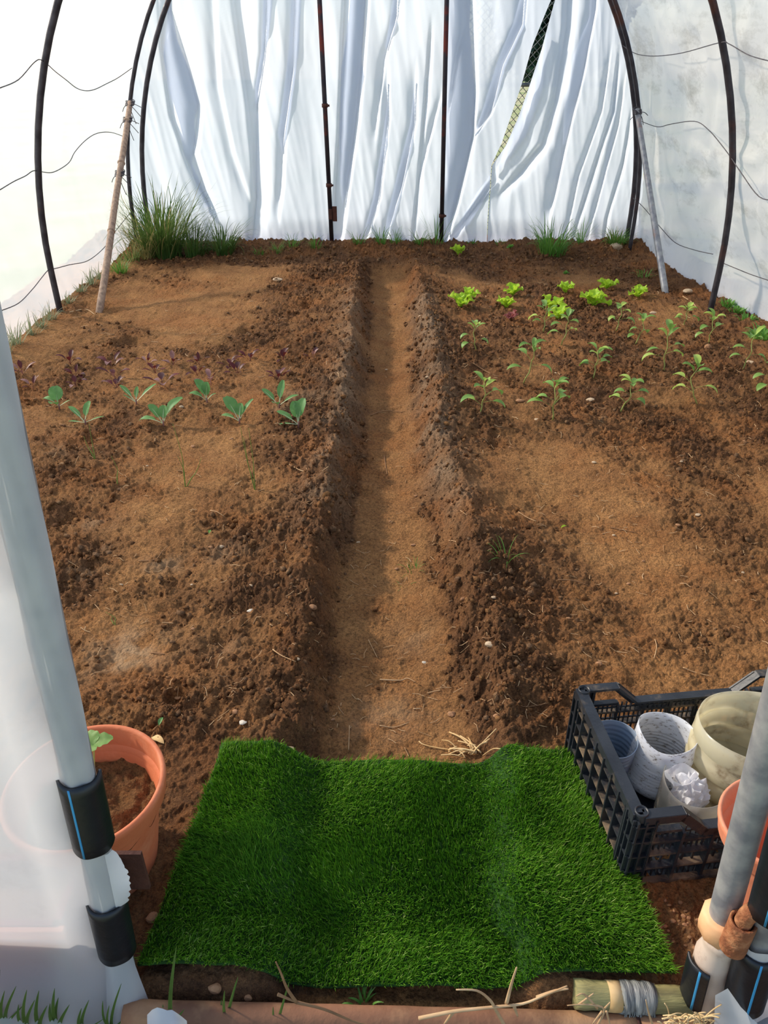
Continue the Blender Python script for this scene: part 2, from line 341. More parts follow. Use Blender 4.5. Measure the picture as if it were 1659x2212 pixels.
# ------------------------------------------------------------------ mesh building
def tag(o, label=None, cat=None, group=None, kind=None):
    if label: o['label'] = label
    if cat: o['category'] = cat
    if group: o['group'] = group
    if kind: o['kind'] = kind
    return o
def empty(name, loc=(0, 0, 0), rz=0.0):
    o = bpy.data.objects.new(name, None); col.objects.link(o); o.location = loc; o.rotation_euler = (0, 0, rz); o.empty_display_size = .05
    return o
class MB:
    def __init__(s): s.v = []; s.f = []
    def add(s, vs, fs):
        b = len(s.v); s.v += [tuple(p) for p in vs]; s.f += [tuple(i + b for i in q) for q in fs]; return s
    def box(s, c, d, rot=None):
        x, y, z = d[0] / 2, d[1] / 2, d[2] / 2
        p = [Vector(q) for q in ((-x, -y, -z), (x, -y, -z), (x, y, -z), (-x, y, -z), (-x, -y, z), (x, -y, z), (x, y, z), (-x, y, z))]
        if rot: p = [rot @ q for q in p]
        c = Vector(c)
        return s.add([q + c for q in p], [(0, 3, 2, 1), (4, 5, 6, 7), (0, 1, 5, 4), (1, 2, 6, 5), (2, 3, 7, 6), (3, 0, 4, 7)])
    def tube(s, pts, r, n=8, cap=True):
        pts = [Vector(p) for p in pts]; k = len(pts)
        rr = r if isinstance(r, (list, tuple)) else [r] * k
        vs = []; t0 = None; nrm = None
        for i in range(k):
            t = (pts[min(i + 1, k - 1)] - pts[max(i - 1, 0)]).normalized()
            if nrm is None:
                nrm = t.orthogonal().normalized()
            else:
                nrm = (nrm - t * nrm.dot(t))
                nrm = nrm.normalized() if nrm.length > 1e-6 else t.orthogonal().normalized()
            bn = t.cross(nrm)
            for j in range(n):
                a = 2 * math.pi * j / n; vs.append(pts[i] + (nrm * math.cos(a) + bn * math.sin(a)) * rr[i])
        fs = [(i * n + j, i * n + (j + 1) % n, (i + 1) * n + (j + 1) % n, (i + 1) * n + j) for i in range(k - 1) for j in range(n)]
        if cap: fs += [tuple(range(n))[::-1], tuple((k - 1) * n + j for j in range(n))]
        return s.add(vs, fs)
    def lathe(s, prof, n=32, M=None, wob=None):
        M = M or Matrix.Identity(4); vs = []
        for i, (r, z) in enumerate(prof):
            for j in range(n):
                a = 2 * math.pi * j / n
                dr, dz = wob(i, a) if wob else (0, 0)
                vs.append(M @ Vector(((r + dr) * math.cos(a), (r + dr) * math.sin(a), z + dz)))
        fs = [(i * n + j, i * n + (j + 1) % n, (i + 1) * n + (j + 1) % n, (i + 1) * n + j) for i in range(len(prof) - 1) for j in range(n)]
        return s.add(vs, fs)
    def grid(s, P):
        nr, nc = len(P), len(P[0])
        return s.add([p for row in P for p in row], [(i * nc + j, i * nc + j + 1, (i + 1) * nc + j + 1, (i + 1) * nc + j) for i in range(nr - 1) for j in range(nc - 1)])
    def build(s, name, m, parent=None, org=(0, 0, 0), smooth=True, solid=0.0):
        me = bpy.data.meshes.new(name); o3 = Vector(org)
        me.from_pydata([(p[0] - o3.x, p[1] - o3.y, p[2] - o3.z) for p in s.v], [], s.f); me.update()
        if smooth: me.polygons.foreach_set('use_smooth', [True] * len(me.polygons))
        me.materials.append(MATS[m] if isinstance(m, str) else m)
        o = bpy.data.objects.new(name, me); col.objects.link(o)
        if parent: o.parent = parent
        else: o.location = o3
        if solid:
            md = o.modifiers.new('thickness', 'SOLIDIFY'); md.thickness = solid; md.offset = 0
        return o
def np_mesh(name, V, quads=None, tris=None, m=None, parent=None, smooth=True, attrs=None):
    me = bpy.data.meshes.new(name); me.vertices.add(len(V)); me.vertices.foreach_set('co', np.asarray(V, np.float32).ravel())
    li, ls = [], []; st = 0
    for q, k in ((quads, 4), (tris, 3)):
        if q is not None and len(q):
            q = np.asarray(q, np.int32); li.append(q.ravel()); ls.append(st + np.arange(len(q)) * k); st += len(q) * k
    li = np.concatenate(li); ls = np.concatenate(ls).astype(np.int32)
    me.loops.add(len(li)); me.loops.foreach_set('vertex_index', li)
    me.polygons.add(len(ls)); me.polygons.foreach_set('loop_start', ls)
    me.update(calc_edges=True)
    if smooth: me.polygons.foreach_set('use_smooth', np.ones(len(ls), bool))
    for k, a in (attrs or {}).items():
        at = me.attributes.new(k, 'FLOAT', 'POINT'); at.data.foreach_set('value', np.asarray(a, np.float32).ravel())
    me.materials.append(MATS[m] if isinstance(m, str) else m)
    o = bpy.data.objects.new(name, me); col.objects.link(o)
    if parent: o.parent = parent
    return o
def gridfaces(nr, nc, off=0):
    i = np.arange((nr - 1) * (nc - 1)); r = i // (nc - 1); c = i % (nc - 1); a = r * nc + c + off
    return np.stack([a, a + 1, a + nc + 1, a + nc], 1)
def smooth_path(pts, k=6):
    pts = [Vector(p) for p in pts]; out = []
    for i in range(len(pts) - 1):
        p0 = pts[max(i - 1, 0)]; p1 = pts[i]; p2 = pts[i + 1]; p3 = pts[min(i + 2, len(pts) - 1)]
        for j in range(k):
            t = j / k
            out.append(.5 * ((2 * p1) + (p2 - p0) * t + (2 * p0 - 5 * p1 + 4 * p2 - p3) * t * t + (3 * p1 - p0 - 3 * p2 + p3) * t ** 3))
    out.append(pts[-1]); return out

# ------------------------------------------------------------------ the setting: soil
def build_floor():
    nd = 900; nc = 860
    t = np.linspace(0, 1, nd)
    d = np.linspace(.35, 7.75, 4000); dens = 1 / (0.0013 + 0.00135 * np.clip(d - .3, 0.5, 9) ** 1.35)
    cum = np.concatenate([[0], np.cumsum(.5 * (dens[1:] + dens[:-1]))]); cum /= cum[-1]
    yy = np.interp(t, cum, d)
    u = np.linspace(-1, 1, nc)
    hw = np.minimum(0.30 + 0.52 * yy, 2.5)[:, None]
    au = np.abs(u)[None, :]
    X = np.where(au < .93, np.sign(u) * au / .93 * hw, np.sign(u) * (hw + (au - .93) / .07 * (2.75 - hw)))
    Y = np.repeat(yy[:, None], nc, 1)
    x = X.ravel(); y = Y.ravel()
    z = H(x, y)
    m = loose_mask(x, y)
    pale = np.zeros_like(x)
    for (px, py, rx, ry, a) in [(270, 1410, .13, .12, .75), (175, 1240, .07, .05, .6), (215, 1190, .06, .03, .4), (350, 1225, .09, .06, .45), (495, 1200, .10, .08, .4),
                                (650, 865, .14, .10, .5), (610, 885, .09, .05, .4), (210, 1130, .10, .06, .35), (130, 975, .08, .08, .3), (1470, 2040, .05, .035, .9),
                                (830, 1510, .14, .10, .3), (480, 1410, .08, .05, .3), (900, 1340, .08, .1, .2)]:
        c = gp(px, py); q = ((x - c.x) / rx) ** 2 + ((y - c.y) / ry) ** 2
        pale += a * np.exp(-q * 1.2) * np.clip(.65 + 1.1 * fbm(x * 14, y * 14, 77, 3), 0, 1) * (1 - .6 * m)
    cl = np.interp(y, *CL); bl = np.interp(y, *BL); cr = np.interp(y, *CR); br = np.interp(y, *BR)
    mid = sstep(2.2, 2.9, y) * sstep(6.3, 5.2, y)             # dried crumbs on the ridges half way down
    g = np.exp(-((x - cl) / .10) ** 2) + np.exp(-((x - (cr - .03)) / .10) ** 2)
    grey = np.clip(g * mid * (.6 + .7 * fbm(x * 5, y * 5, 81, 2)), 0, .85)
    o = np_mesh('floor', np.stack([x, y, z], 1), quads=gridfaces(nd, nc), m=SOIL, attrs={'loose': m, 'pale': np.clip(pale, 0, 1), 'grey': grey})
    tag(o, 'bare brown garden soil with raised beds and a sunken middle path', kind='structure')
    return o
build_floor()

def scatter_clods():
    rs = np.random.RandomState(5)
    n = 60000
    y = .95 + (7.3 - .95) * rs.rand(n) ** 1.5; x = (rs.rand(n) * 2 - 1) * np.minimum(.2 + .52 * y, 2.25)
    m = loose_mask(x, y); keep = rs.rand(n) < np.clip(m * 1.3 - .36, 0, 1) * .85
    inmat = (y < 1.47) & (x > -.62); keep &= ~inmat
    x = x[keep][:14000]; y = y[keep][:14000]; m = m[keep][:14000]
    z = H(x, y); k = len(x)
    r = (.0028 + .009 * rs.rand(k) ** 3.5) * (.8 + .09 * y)
    ico = bmesh.new(); bmesh.ops.create_icosphere(ico, subdivisions=1, radius=1); iv = np.array([v.co[:] for v in ico.verts]); itri = np.array([[v.index for v in f.verts] for f in ico.faces]); ico.free()
    V = iv[None] * (1 + .9 * (rs.rand(k, len(iv), 1) - .5)) * (r[:, None, None] * (.8 + .5 * rs.rand(k, 1, 3)))
    V = V + np.stack([x, y, z + r * .25], 1)[:, None]
    T = itri[None] + (np.arange(k) * len(iv))[:, None, None]
    kk = len(iv)
    o = np_mesh('soil_crumbs', V.reshape(-1, 3), tris=T.reshape(-1, 3), m=SOIL, attrs={'loose': np.repeat(.35 + .6 * rs.rand(k), kk), 'pale': np.zeros(k * kk), 'grey': np.repeat((rs.rand(k) < .2) * .4, kk)}, smooth=False)
    tag(o, 'loose crumbs and clods of brown soil strewn over the beds', 'soil', kind='stuff')
scatter_clods()

o = MB().grid([[(x, y, -.22) for x in np.linspace(-40, 40, 9)] for y in np.linspace(-30, 60, 10)]).build('ground_outside', 'outside_ground')
tag(o, 'dry grassy ground around the tunnel', kind='structure')

# ------------------------------------------------------------------ the setting: film walls
A0, Z0, B0 = 2.29, .30, 2.75
def prof(z, a=A0):
    z = np.asarray(z, float); return a * np.sqrt(np.clip(1 - (np.maximum(z - Z0, 0) / B0) ** 2, 0, 1))
def flare(y, z): return (.05 + .20 * sstep(6.6, 4.6, y)) * sstep(.9, 0., z)
def wall_x(y, z, side):
    y = np.asarray(y, float); z = np.asarray(z, float)
    b = prof(z) + .035
    if side > 0: b = b + flare(y, z)
    return side * b
YF, YB = .82, 7.52
def build_wall(name, side, m, label):
    ny, nz = 220, 90
    Y = np.repeat(np.linspace(YF, YB, ny)[:, None], nz, 1); Z = np.repeat(np.linspace(-.2, 1.95, nz)[None], ny, 0)
    X = wall_x(Y, Z, side)
    k = 1.9 if side > 0 else .55
    w = .030 * fbm(Y * 1.1, Z * 1.4, 90 + side, 3) + .018 * np.abs(perlin(Y * 2.2 + Z * 1.2, Z * .8 - Y * .3, 95 + side)) + .010 * np.abs(perlin(Y * 1.2 - Z * 3.2, Z * 1.6 + Y * .7, 99))
    X = X + side * (np.abs(w) * k + .006)
    o = np_mesh(name, np.stack([X, Y, Z], -1).reshape(-1, 3), quads=gridfaces(ny, nz), m=m)
    tag(o, label, kind='structure')
build_wall('wall_left', -1, FILM, 'sunlit milky plastic film of the left tunnel side')
build_wall('wall_right', 1, FILM_R, 'wrinkled dusty grey white film of the right tunnel side')
ny, na = 60, 60
zt = 1.95; at_ = math.asin((zt - Z0) / B0); ang = np.linspace(at_, math.pi - at_, na)
Y = np.repeat(np.linspace(YF, YB, ny)[:, None], na, 1)
X = (A0 + .03) * np.cos(ang)[None] + Y * 0; Z = Z0 + (B0 + .03) * np.sin(ang)[None] + .02 * fbm(Y, X, 101, 2)
o = np_mesh('ceiling', np.stack([X, Y, Z], -1).reshape(-1, 3), quads=gridfaces(ny, na), m=FILM); tag(o, 'arched milky film roof of the tunnel', kind='structure')

# back curtain: two sheets that meet at a torn slit, hung in folds
YC = 7.50
SL = [(1195, -8), (1151, 99), (1127, 183), (1105, 250), (1084, 310), (1062, 357)]
SR = [(1202, -8), (1172, 103), (1146, 180), (1119, 255), (1093, 315), (1063, 357)]
def to_xz(l): return [tuple(dp(px, py, YC)[i] for i in (0, 2)) for px, py in l]
sl = sorted(to_xz(SL), key=lambda q: q[1]); sr = sorted(to_xz(SR), key=lambda q: q[1])
def slit(l, z):
    zz = [q[1] for q in l]; xx = [q[0] for q in l]
    return np.interp(z, zz, xx)
# folds: line from top to bottom (photo pixels), half width (m), depth (m), lean (-1 left face steep .. 1 right face steep)
FOLDS = [([(560, -200), (577, 0), (572, 120), (558, 220), (556, 420), (548, 520)], .035, .06, 1),
         ([(640, -200), (638, 0), (632, 150), (612, 300), (608, 400), (600, 470)], .04, .055, 1),
         ([(505, -200), (510, 0), (540, 230), (560, 420), (550, 520)], .08, .07, -1),
         ([(455, -100), (465, 100), (470, 190), (500, 330), (540, 440)], .05, .03, 1),
         ([(365, -200), (372, 20), (410, 150), (430, 225), (420, 330), (455, 440)], .06, .08, 1),
         ([(345, -100), (350, 100), (370, 250), (410, 360), (470, 470)], .05, .05, -1),
         ([(742, -200), (745, 0), (738, 150), (732, 300), (722, 460), (712, 530)], .035, .06, -1),
         ([(792, -200), (790, 0), (780, 150), (770, 260), (748, 420), (735, 530)], .05, .07, 1),
         ([(836, 160), (838, 260), (818, 430), (790, 520)], .035, .045, 1),
         ([(897, 160), (896, 260), (868, 400), (830, 525)], .04, .045, 1),
         ([(860, -100), (858, 30), (830, 130), (815, 250), (810, 300)], .03, .035, 1),
         ([(930, 60), (920, 200), (905, 380), (890, 520)], .02, .03, -1),
         ([(952, 210), (930, 290), (905, 390)], .025, .035, 1),
         ([(1018, -200), (1015, 0), (1024, 200), (1018, 300), (985, 440), (960, 525)], .06, .085, 1),
         ([(1000, 60), (985, 130), (972, 230)], .02, .03, -1),
         ([(1140, -100), (1128, 50), (1085, 140), (1060, 240), (1020, 300)], .045, .05, 1),
         ([(1065, 390), (1030, 440), (975, 515)], .03, .05, -1),
         ([(1230, -100), (1222, 60), (1200, 200), (1170, 310), (1080, 420)], .06, .05, -1),
         ([(1290, -100), (1283, 20), (1255, 170), (1222, 300), (1200, 400), (1185, 470)], .05, .075, 1),
         ([(1318, 120), (1300, 240), (1250, 380), (1225, 500)], .022, .03, 1),
         ([(1335, 130), (1322, 240), (1280, 370), (1240, 500)], .022, .035, -1),
         ([(1350, 170), (1335, 270), (1300, 400), (1270, 510)], .022, .03, 1),
         ([(1362, 250), (1345, 350), (1310, 470), (1300, 520)], .02, .025, -1)]
FW = []
for pts, w, dpt, lean in FOLDS:
    q = sorted(to_xz(pts), key=lambda a: a[1]); FW.append((np.array([a[1] for a in q]), np.array([a[0] for a in q]), w, dpt, lean))
def fold_y(x, z):
    y = np.zeros_like(x)
    for zz, xx, w, dpt, lean in FW:
        c = np.interp(z, zz, xx); s = (x - c) / w
        if lean > 0: pr = np.where(s > 0, np.exp(-(s / .35) ** 2), np.exp(-(s / 1.25) ** 2))
        else: pr = np.where(s < 0, np.exp(-(s / .35) ** 2), np.exp(-(s / 1.25) ** 2))
        tap = sstep(zz[0] - .15, zz[0] + .25, z) * sstep(zz[-1] + .15, zz[-1] - .25, z)
        y = y + dpt * pr * tap
    y = y + .020 * fbm(x * 2.4 + z * .25, z * .5, 120, 2) + .012 * np.abs(perlin(x * 6 + z * 1.0, z * .9, 125)) + .006 * np.abs(perlin(x * 13 + z * 2.2, z * 1.3, 129))
    return y
def build_back():
    nz = 170; zz = np.linspace(-.2, Z0 + B0 - .005, nz)
    V = []; Q = []; off = 0
    for side, nc in ((0, 360), (1, 150)):
        e = slit(sl if side == 0 else sr, zz)
        lo, hi = sl[0][1], sl[-1][1]
        pf = prof(zz) + .02
        e = np.clip(e, -pf, pf)
        a, b = (-pf - .06, e) if side == 0 else (e, pf + .06 + flare(7.5, zz))
        t = np.linspace(0, 1, nc)
        X = a[:, None] * (1 - t) + b[:, None] * t; Z = np.repeat(zz[:, None], nc, 1)
        Y = YC - fold_y(X, Z) * .9 + .03
        Y = Y - (.01 if side else 0) - .06 * sstep(.25, 0, Z)
        V.append(np.stack([X, Y, Z], -1).reshape(-1, 3)); Q.append(gridfaces(nz, nc, off)); off += nz * nc
    # loose flaps where the sheet is folded over on itself
    for poly in FLAPS:
        left, right = poly
        l = sorted(to_xz(left), key=lambda q: q[1]); r = sorted(to_xz(right), key=lambda q: q[1])
        z0 = min(l[0][1], r[0][1]); z1 = max(l[-1][1], r[-1][1]); k = 40; nn = 9
        z = np.linspace(z0, z1, k); xl = slit(l, z); xr = slit(r, z)
        t = np.linspace(0, 1, nn); X = xl[:, None] * (1 - t) + xr[:, None] * t; Z = np.repeat(z[:, None], nn, 1)
        Y = YC - fold_y(X, Z) * .9 + .03 + .012 + .02 * np.sin(t * math.pi)[None]
        V.append(np.stack([X, Y, Z], -1).reshape(-1, 3)); Q.append(gridfaces(k, nn, off)); off += k * nn
    o = np_mesh('wall_back', np.concatenate(V), quads=np.concatenate(Q), m=FILM_B)
    tag(o, 'white plastic film curtain hanging in folds with a torn slit', kind='structure')
FLAPS = [([(563, -150), (569, 0), (565, 110), (552, 190), (555, 235)], [(600, -150), (588, 0), (581, 65), (568, 140), (555, 236)]),
         ([(628, -150), (629, 0), (625, 100), (612, 210), (600, 290), (609, 330)], [(655, -150), (650, 0), (645, 110), (634, 190), (620, 280), (611, 331)]),
         ([(752, -150), (754, 0), (747, 90), (737, 150), (733, 300), (735, 400), (740, 442)], [(795, -150), (790, 0), (781, 130), (785, 165), (770, 260), (755, 400), (741, 443)]),
         ([(972, -150), (970, 0), (967, 130), (963, 250), (962, 420), (964, 505)], [(1020, -150), (1015, 0), (1013, 60), (1020, 150), (1026, 230), (1021, 290), (1008, 350), (988, 430), (965, 506)]),
         ([(833, 178), (836, 230), (824, 320), (806, 430), (786, 508)], [(834, 177), (838, 240), (836, 310), (816, 440), (792, 509)]),
         ([(896, 178), (886, 270), (866, 350), (846, 430), (826, 522)], [(897, 177), (898, 240), (890, 320), (866, 420), (838, 523)]),
         ([(848, -60), (849, 0), (842, 50), (832, 105)], [(864, -60), (862, 0), (855, 60), (836, 106)]),
         ([(366, -60), (364, 40), (353, 120), (366, 200), (386, 270), (400, 335), (414, 356)], [(368, -60), (372, 17), (386, 90), (411, 150), (432, 225), (421, 262), (425, 310), (416, 357)]),
         ([(414, 352), (425, 400), (442, 455), (456, 474)], [(416, 351), (436, 390), (451, 430), (459, 475)]),
         ([(1133, -40), (1110, 50), (1076, 130), (1046, 230), (1024, 292)], [(1140, -40), (1132, 60), (1092, 150), (1067, 230), (1026, 293)]),
         ([(1276, -40), (1272, 40), (1240, 120), (1222, 200), (1214, 312)], [(1290, -40), (1285, 10), (1271, 90), (1251, 190), (1217, 313)]),
         ([(1056, 385), (1030, 420), (1000, 470), (972, 518)], [(1061, 383), (1055, 420), (1020, 480), (985, 520)]),
         ([(1180, 80), (1150, 190), (1118, 268), (1070, 372)], [(1186, 75), (1172, 200), (1135, 300), (1072, 378)])]
build_back()

# front end wall: film each side of the doorway and over it
def front_panel(name, x0, x1, z0, label, yp=.80):
    nx, nz = 60, 50; P = []
    for i in range(nz):
        z = -.2 + (Z0 + B0 + .2) * i / (nz - 1) if z0 is None else z0 + (Z0 + B0 - z0 - .01) * i / (nz - 1)
        hw = float(prof(z)) + .03; row = []
        for j in range(nx):
            x = x0 + (x1 - x0) * j / (nx - 1); x = max(-hw, min(hw, x))
            row.append((x, yp + .003 * float(perlin(x * 1.5, z * 1.2, 140)), z))
        P.append(row)
    o = MB().grid(P).build(name, FILM_F); tag(o, label, kind='structure')

# ------------------------------------------------------------------ tunnel frame
def hoop(name, d, a, xo, r, label, mname='steel_dark', lean=0.0):
    t = empty(name, (xo, d, 0)); pts = [(-a, 0, -.12), (-a, 0, .1), (-a, 0, .2)]
    for i in range(49):
        g = math.pi * i / 48
        pts.append((-a * math.cos(g), 0, Z0 + (B0 - .01) * math.sin(g)))
    pts += [(a, 0, .2), (a, 0, .1), (a, 0, -.12)]
    h = len(pts) // 2
    MB().tube(pts[:h + 1], r, 12).build('arch_half', mname, t); MB().tube(pts[h:], r, 12).build('arch_half', mname, t)
    MB().tube([pts[h - 1], pts[h + 1]], r * 1.25, 12).build('sleeve', mname, t)
    tag(t, label, 'hoop', 'steel hoops carrying the tunnel film')
    return t
hoop('tunnel_hoop', 5.29, 2.285, .008, .021, 'nearest dark steel hoop, its legs standing free of the curtain')
hoop('tunnel_hoop', 7.17, 2.245, 0.0, .017, 'thin dark steel hoop to which the two slanting braces are tied')
hoop('tunnel_hoop', 7.42, 2.235, .045, .021, 'rearmost dark steel hoop, standing right against the white curtain')

def vpost(px0, px1, py0, label, bracket):
    b = dp(px0, py0, 7.40); b.z = -.12; tp = dp(px1[0], px1[1], 7.40); dirv = (tp - dp(px0, py0, 7.40)); dirv /= dirv.z
    base = Vector((dp(px0, py0, 7.40).x, 7.40, Hs(dp(px0, py0, 7.40).x, 7.40)))
    t = empty('end_post', base)
    MB().tube([base + dirv * -.12, base + dirv * 1.2, base + dirv * 2.85], .020, 12).build('tube', 'steel_post', t, org=base)
    for kind, py, w, h in bracket:
        z = dp(px0, py, 7.40).z; c = base + dirv * (z - base.z)
        if kind == 'plate':
            m = MB(); m.box(c + Vector((.035, 0, 0)), (.05, .012, h)); m.box(c + Vector((.0, -.02, 0)), (.03, .006, h * .7)); m.build('hinge_plate', 'rust_plate', t, org=base, smooth=False)
        else:
            MB().tube([c + Vector((0, 0, -.015)), c + Vector((0, 0, .015))], .027, 12).build('collar', 'rust_plate', t, org=base)
            MB().tube([c + Vector((.015, -.01, 0)), c + Vector((.04, -.012, 0))], .009, 8).build('bolt', 'rust_plate', t, org=base)
    tag(t, label, 'post', 'upright posts of the rear end wall')
vpost(717, (690, 0), 530, 'upright dark post left of the path with a rusty hinge plate low down', [('plate', 462, 0, .13), ('bolt', 228, 0, 0), ('bolt', 400, 0, 0)])
vpost(953, (965, 0), 525, 'upright dark post right of the path beside tall grass', [('bolt', 466, 0, 0)])

# slanting braces
def brace(name, pb, pt, d, r, m, label, cat, knots, ties):
    b = ground(*pb); tp = dp(pt[0], pt[1], d); t = empty(name, b)
    pts = [b + (tp - b) * s for s in np.linspace(-.04, 1.0, 13)]
    for i, p in enumerate(pts[1:-1]): pts[i + 1] = p + Vector((.0025 * math.sin(i * .9) * knots, 0, 0))
    rr = [r * (1.05 - .2 * s) for s in np.linspace(0, 1, 13)]
    MB().tube(pts, rr, 12).build('pole', m, t, org=b)
    if knots:
        for s in (.35, .68, .9):
            c = b + (tp - b) * s; u = (tp - b).normalized(); MB().tube([c - u * .012, c, c + u * .012], [r * .98, r * 1.18, r * .98], 12).build('node_ring', m, t, org=b)
    for s in ties:
        c = b + (tp - b) * s; mm = MB(); u = (tp - b).normalized()
        for k in range(5):
            pts = [c + u * (.01 * k + .012 * math.sin(a)) + Vector((.036 * math.cos(a), .03 * math.sin(a), .004 * math.sin(3 * a + k))) for a in np.linspace(0, 2 * math.pi, 15)]
            mm.tube(pts, .0032, 5, cap=False)
        for e in [(.07, .02, -.09), (.09, 0, -.02), (-.06, -.03, -.05), (.04, -.04, -.14)]:
            mm.tube(smooth_path([c, c + Vector(e) * .5 + Vector((0, -.03, .015)), c + Vector(e)], 4), .0028, 5)
        mm.build('wire_tie', 'wire', t, org=b)
    tag(t, label, cat)
brace('cane_brace', (215, 672), (281, 222), 7.10, .026, 'cane', 'weathered bamboo cane brace slanting against the left film', 'pole', 1, (.62, .9, .99))
brace('pipe_brace', (1438, 632), (1376, 238), 7.10, .025, 'galvanised', 'grey metal pipe brace slanting against the right film', 'pole', 0, (.985,))

# support wires along the film
def wall_hit(px, py, side, off=.045):
    r = ray(px, py); lo, hi = .5, 14.0
    def f(t): return side * r.x * t - (abs(float(wall_x(r.y * t, max(EYE + r.z * t, 0), side))) - off)
    for _ in range(50):
        mid = (lo + hi) / 2
        if f(mid) > 0: hi = mid
        else: lo = mid
    p = r * lo; p.z += EYE
    if p.y > 7.35: p = r * (7.35 / r.y); p.z += EYE
    return p
def wire(side, pts, label):
    P = smooth_path([wall_hit(px, py, side) for px, py in pts], 5)
    o = MB().tube(P, .0030, 6).build('support_wire', 'wire', org=P[0]); tag(o, label, 'wire', 'sagging wires along the tunnel sides')
wire(-1, [(0, 190), (40, 172), (75, 134), (92, 131), (120, 155), (142, 172), (165, 190), (185, 196), (205, 193), (230, 181), (255, 168), (285, 147)], 'uppermost sagging thin wire on the bright left film')
wire(-1, [(0, 410), (30, 392), (55, 380), (72, 369), (90, 371), (110, 373), (130, 365), (150, 350), (162, 328), (185, 303), (210, 288), (240, 286), (272, 297)], 'middle wavy thin wire on the bright left film')
wire(-1, [(0, 672), (40, 655), (70, 625), (90, 600), (105, 583), (120, 580), (150, 572), (190, 563), (225, 535), (245, 505), (265, 480), (288, 452)], 'lowest thin wire on the left film, near the grass')
wire(1, [(1345, 98), (1365, 112), (1385, 119), (1420, 121), (1475, 114), (1555, 92), (1575, 95), (1620, 120), (1680, 136)], 'uppermost thin wire on the grey right film')
wire(1, [(1385, 262), (1420, 274), (1450, 268), (1500, 262), (1530, 280), (1560, 315), (1582, 345), (1600, 372), (1640, 425), (1680, 432)], 'middle thin wire bending down the grey right film')
wire(1, [(1368, 428), (1390, 448), (1430, 495), (1460, 525), (1500, 540), (1540, 549)], 'low wire on the right film between the brace and the curtain')
wire(1, [(1556, 566), (1590, 580), (1625, 594), (1680, 612)], 'low straight wire running right from the nearest hoop leg')

# ------------------------------------------------------------------ doorway, left side
def line_at(p, q, z): return p + (q - p) * ((z - p.z) / (q.z - p.z))
LP1 = dp(24, 770, .80); LP0 = gp(300, 2140, 0.0); LP0.y = .80
LP0 = Vector((LP0.x - .027, .80, 0)); LP1 = Vector((LP1.x - .027, .80, LP1.z))
def left_post():
    t = empty('door_post', LP0)
    MB().tube([line_at(LP0, LP1, z) for z in (-.15, .5, 1.2, 2.1)], .0245, 20).build('tube', 'galvanised', t, org=LP0)
    c = dp(281, 1880, .845); m = MB(); m.box(c, (.058, .008, .105)); m.box(c + Vector((-.02, -.012, 0)), (.018, .018, .09)); m.build('hinge_plate', 'rust_plate', t, org=LP0, smooth=False)
    tag(t, 'galvanised door post at the left, wrapped in white film', 'post')
left_post()
def left_film():
    """film of the end wall, drawn round the front of the post"""
    nz = 110; P = []
    for i in range(nz):
        z = -.20 + 3.24 * i / (nz - 1); c = line_at(LP0, LP1, z); hw = float(prof(z)) + .03; row = []
        lowf = float(sstep(.13, -.02, z))
        for j in range(46):
            s = j / 45; x = -hw + (c.x - .075 + hw) * (s ** .8)
            row.append((min(x, c.x - .03), .795 - .025 * s + .014 * float(fbm(np.array(x * 2.2), np.array(z * 1.6), 150, 2)) * (1 - s * .5) - .05 * lowf * s, z))
        for j in range(16):
            a = R(215 + (355 - 215) * j / 15); r = .0275 + .0015 * math.sin(z * 23 + j) + .03 * lowf * (j / 15)
            row.append((c.x + r * math.cos(a), c.y + r * math.sin(a) - .03 * lowf, z))
        P.append(row)
    m = MB().grid(P); o = m.build('wall_front_left', FILM_F); tag(o, 'milky film stretched over the front end wall left of the doorway', kind='structure')
    # loose serrated edge of the film between the clips
    b = []; n = 26
    for i in range(n):
        z = dp(262, 1838, .79).z + (dp(262, 1955, .79).z - dp(262, 1838, .79).z) * i / (n - 1); c = line_at(LP0, LP1, z); s = i / (n - 1)
        w = .006 + .016 * math.sin(s * math.pi) ** .6 + .005 * abs(math.sin(i * 1.15)) * (1 if s > .35 else .2)
        b.append([(c.x + .022, .782, z), (c.x + .024 + w * .5, .784, z), (c.x + .026 + w, .792, z)])
    o2 = MB().grid(b).build('film_edge', 'white_film_scrap', o); o2.parent = o
left_film()
front_panel('wall_front_right', .66, 2.32, None, 'milky film over the front end wall right of the doorway', .764)
front_panel('wall_front_top', -.55, .78, 2.1, 'milky film over the top of the doorway')

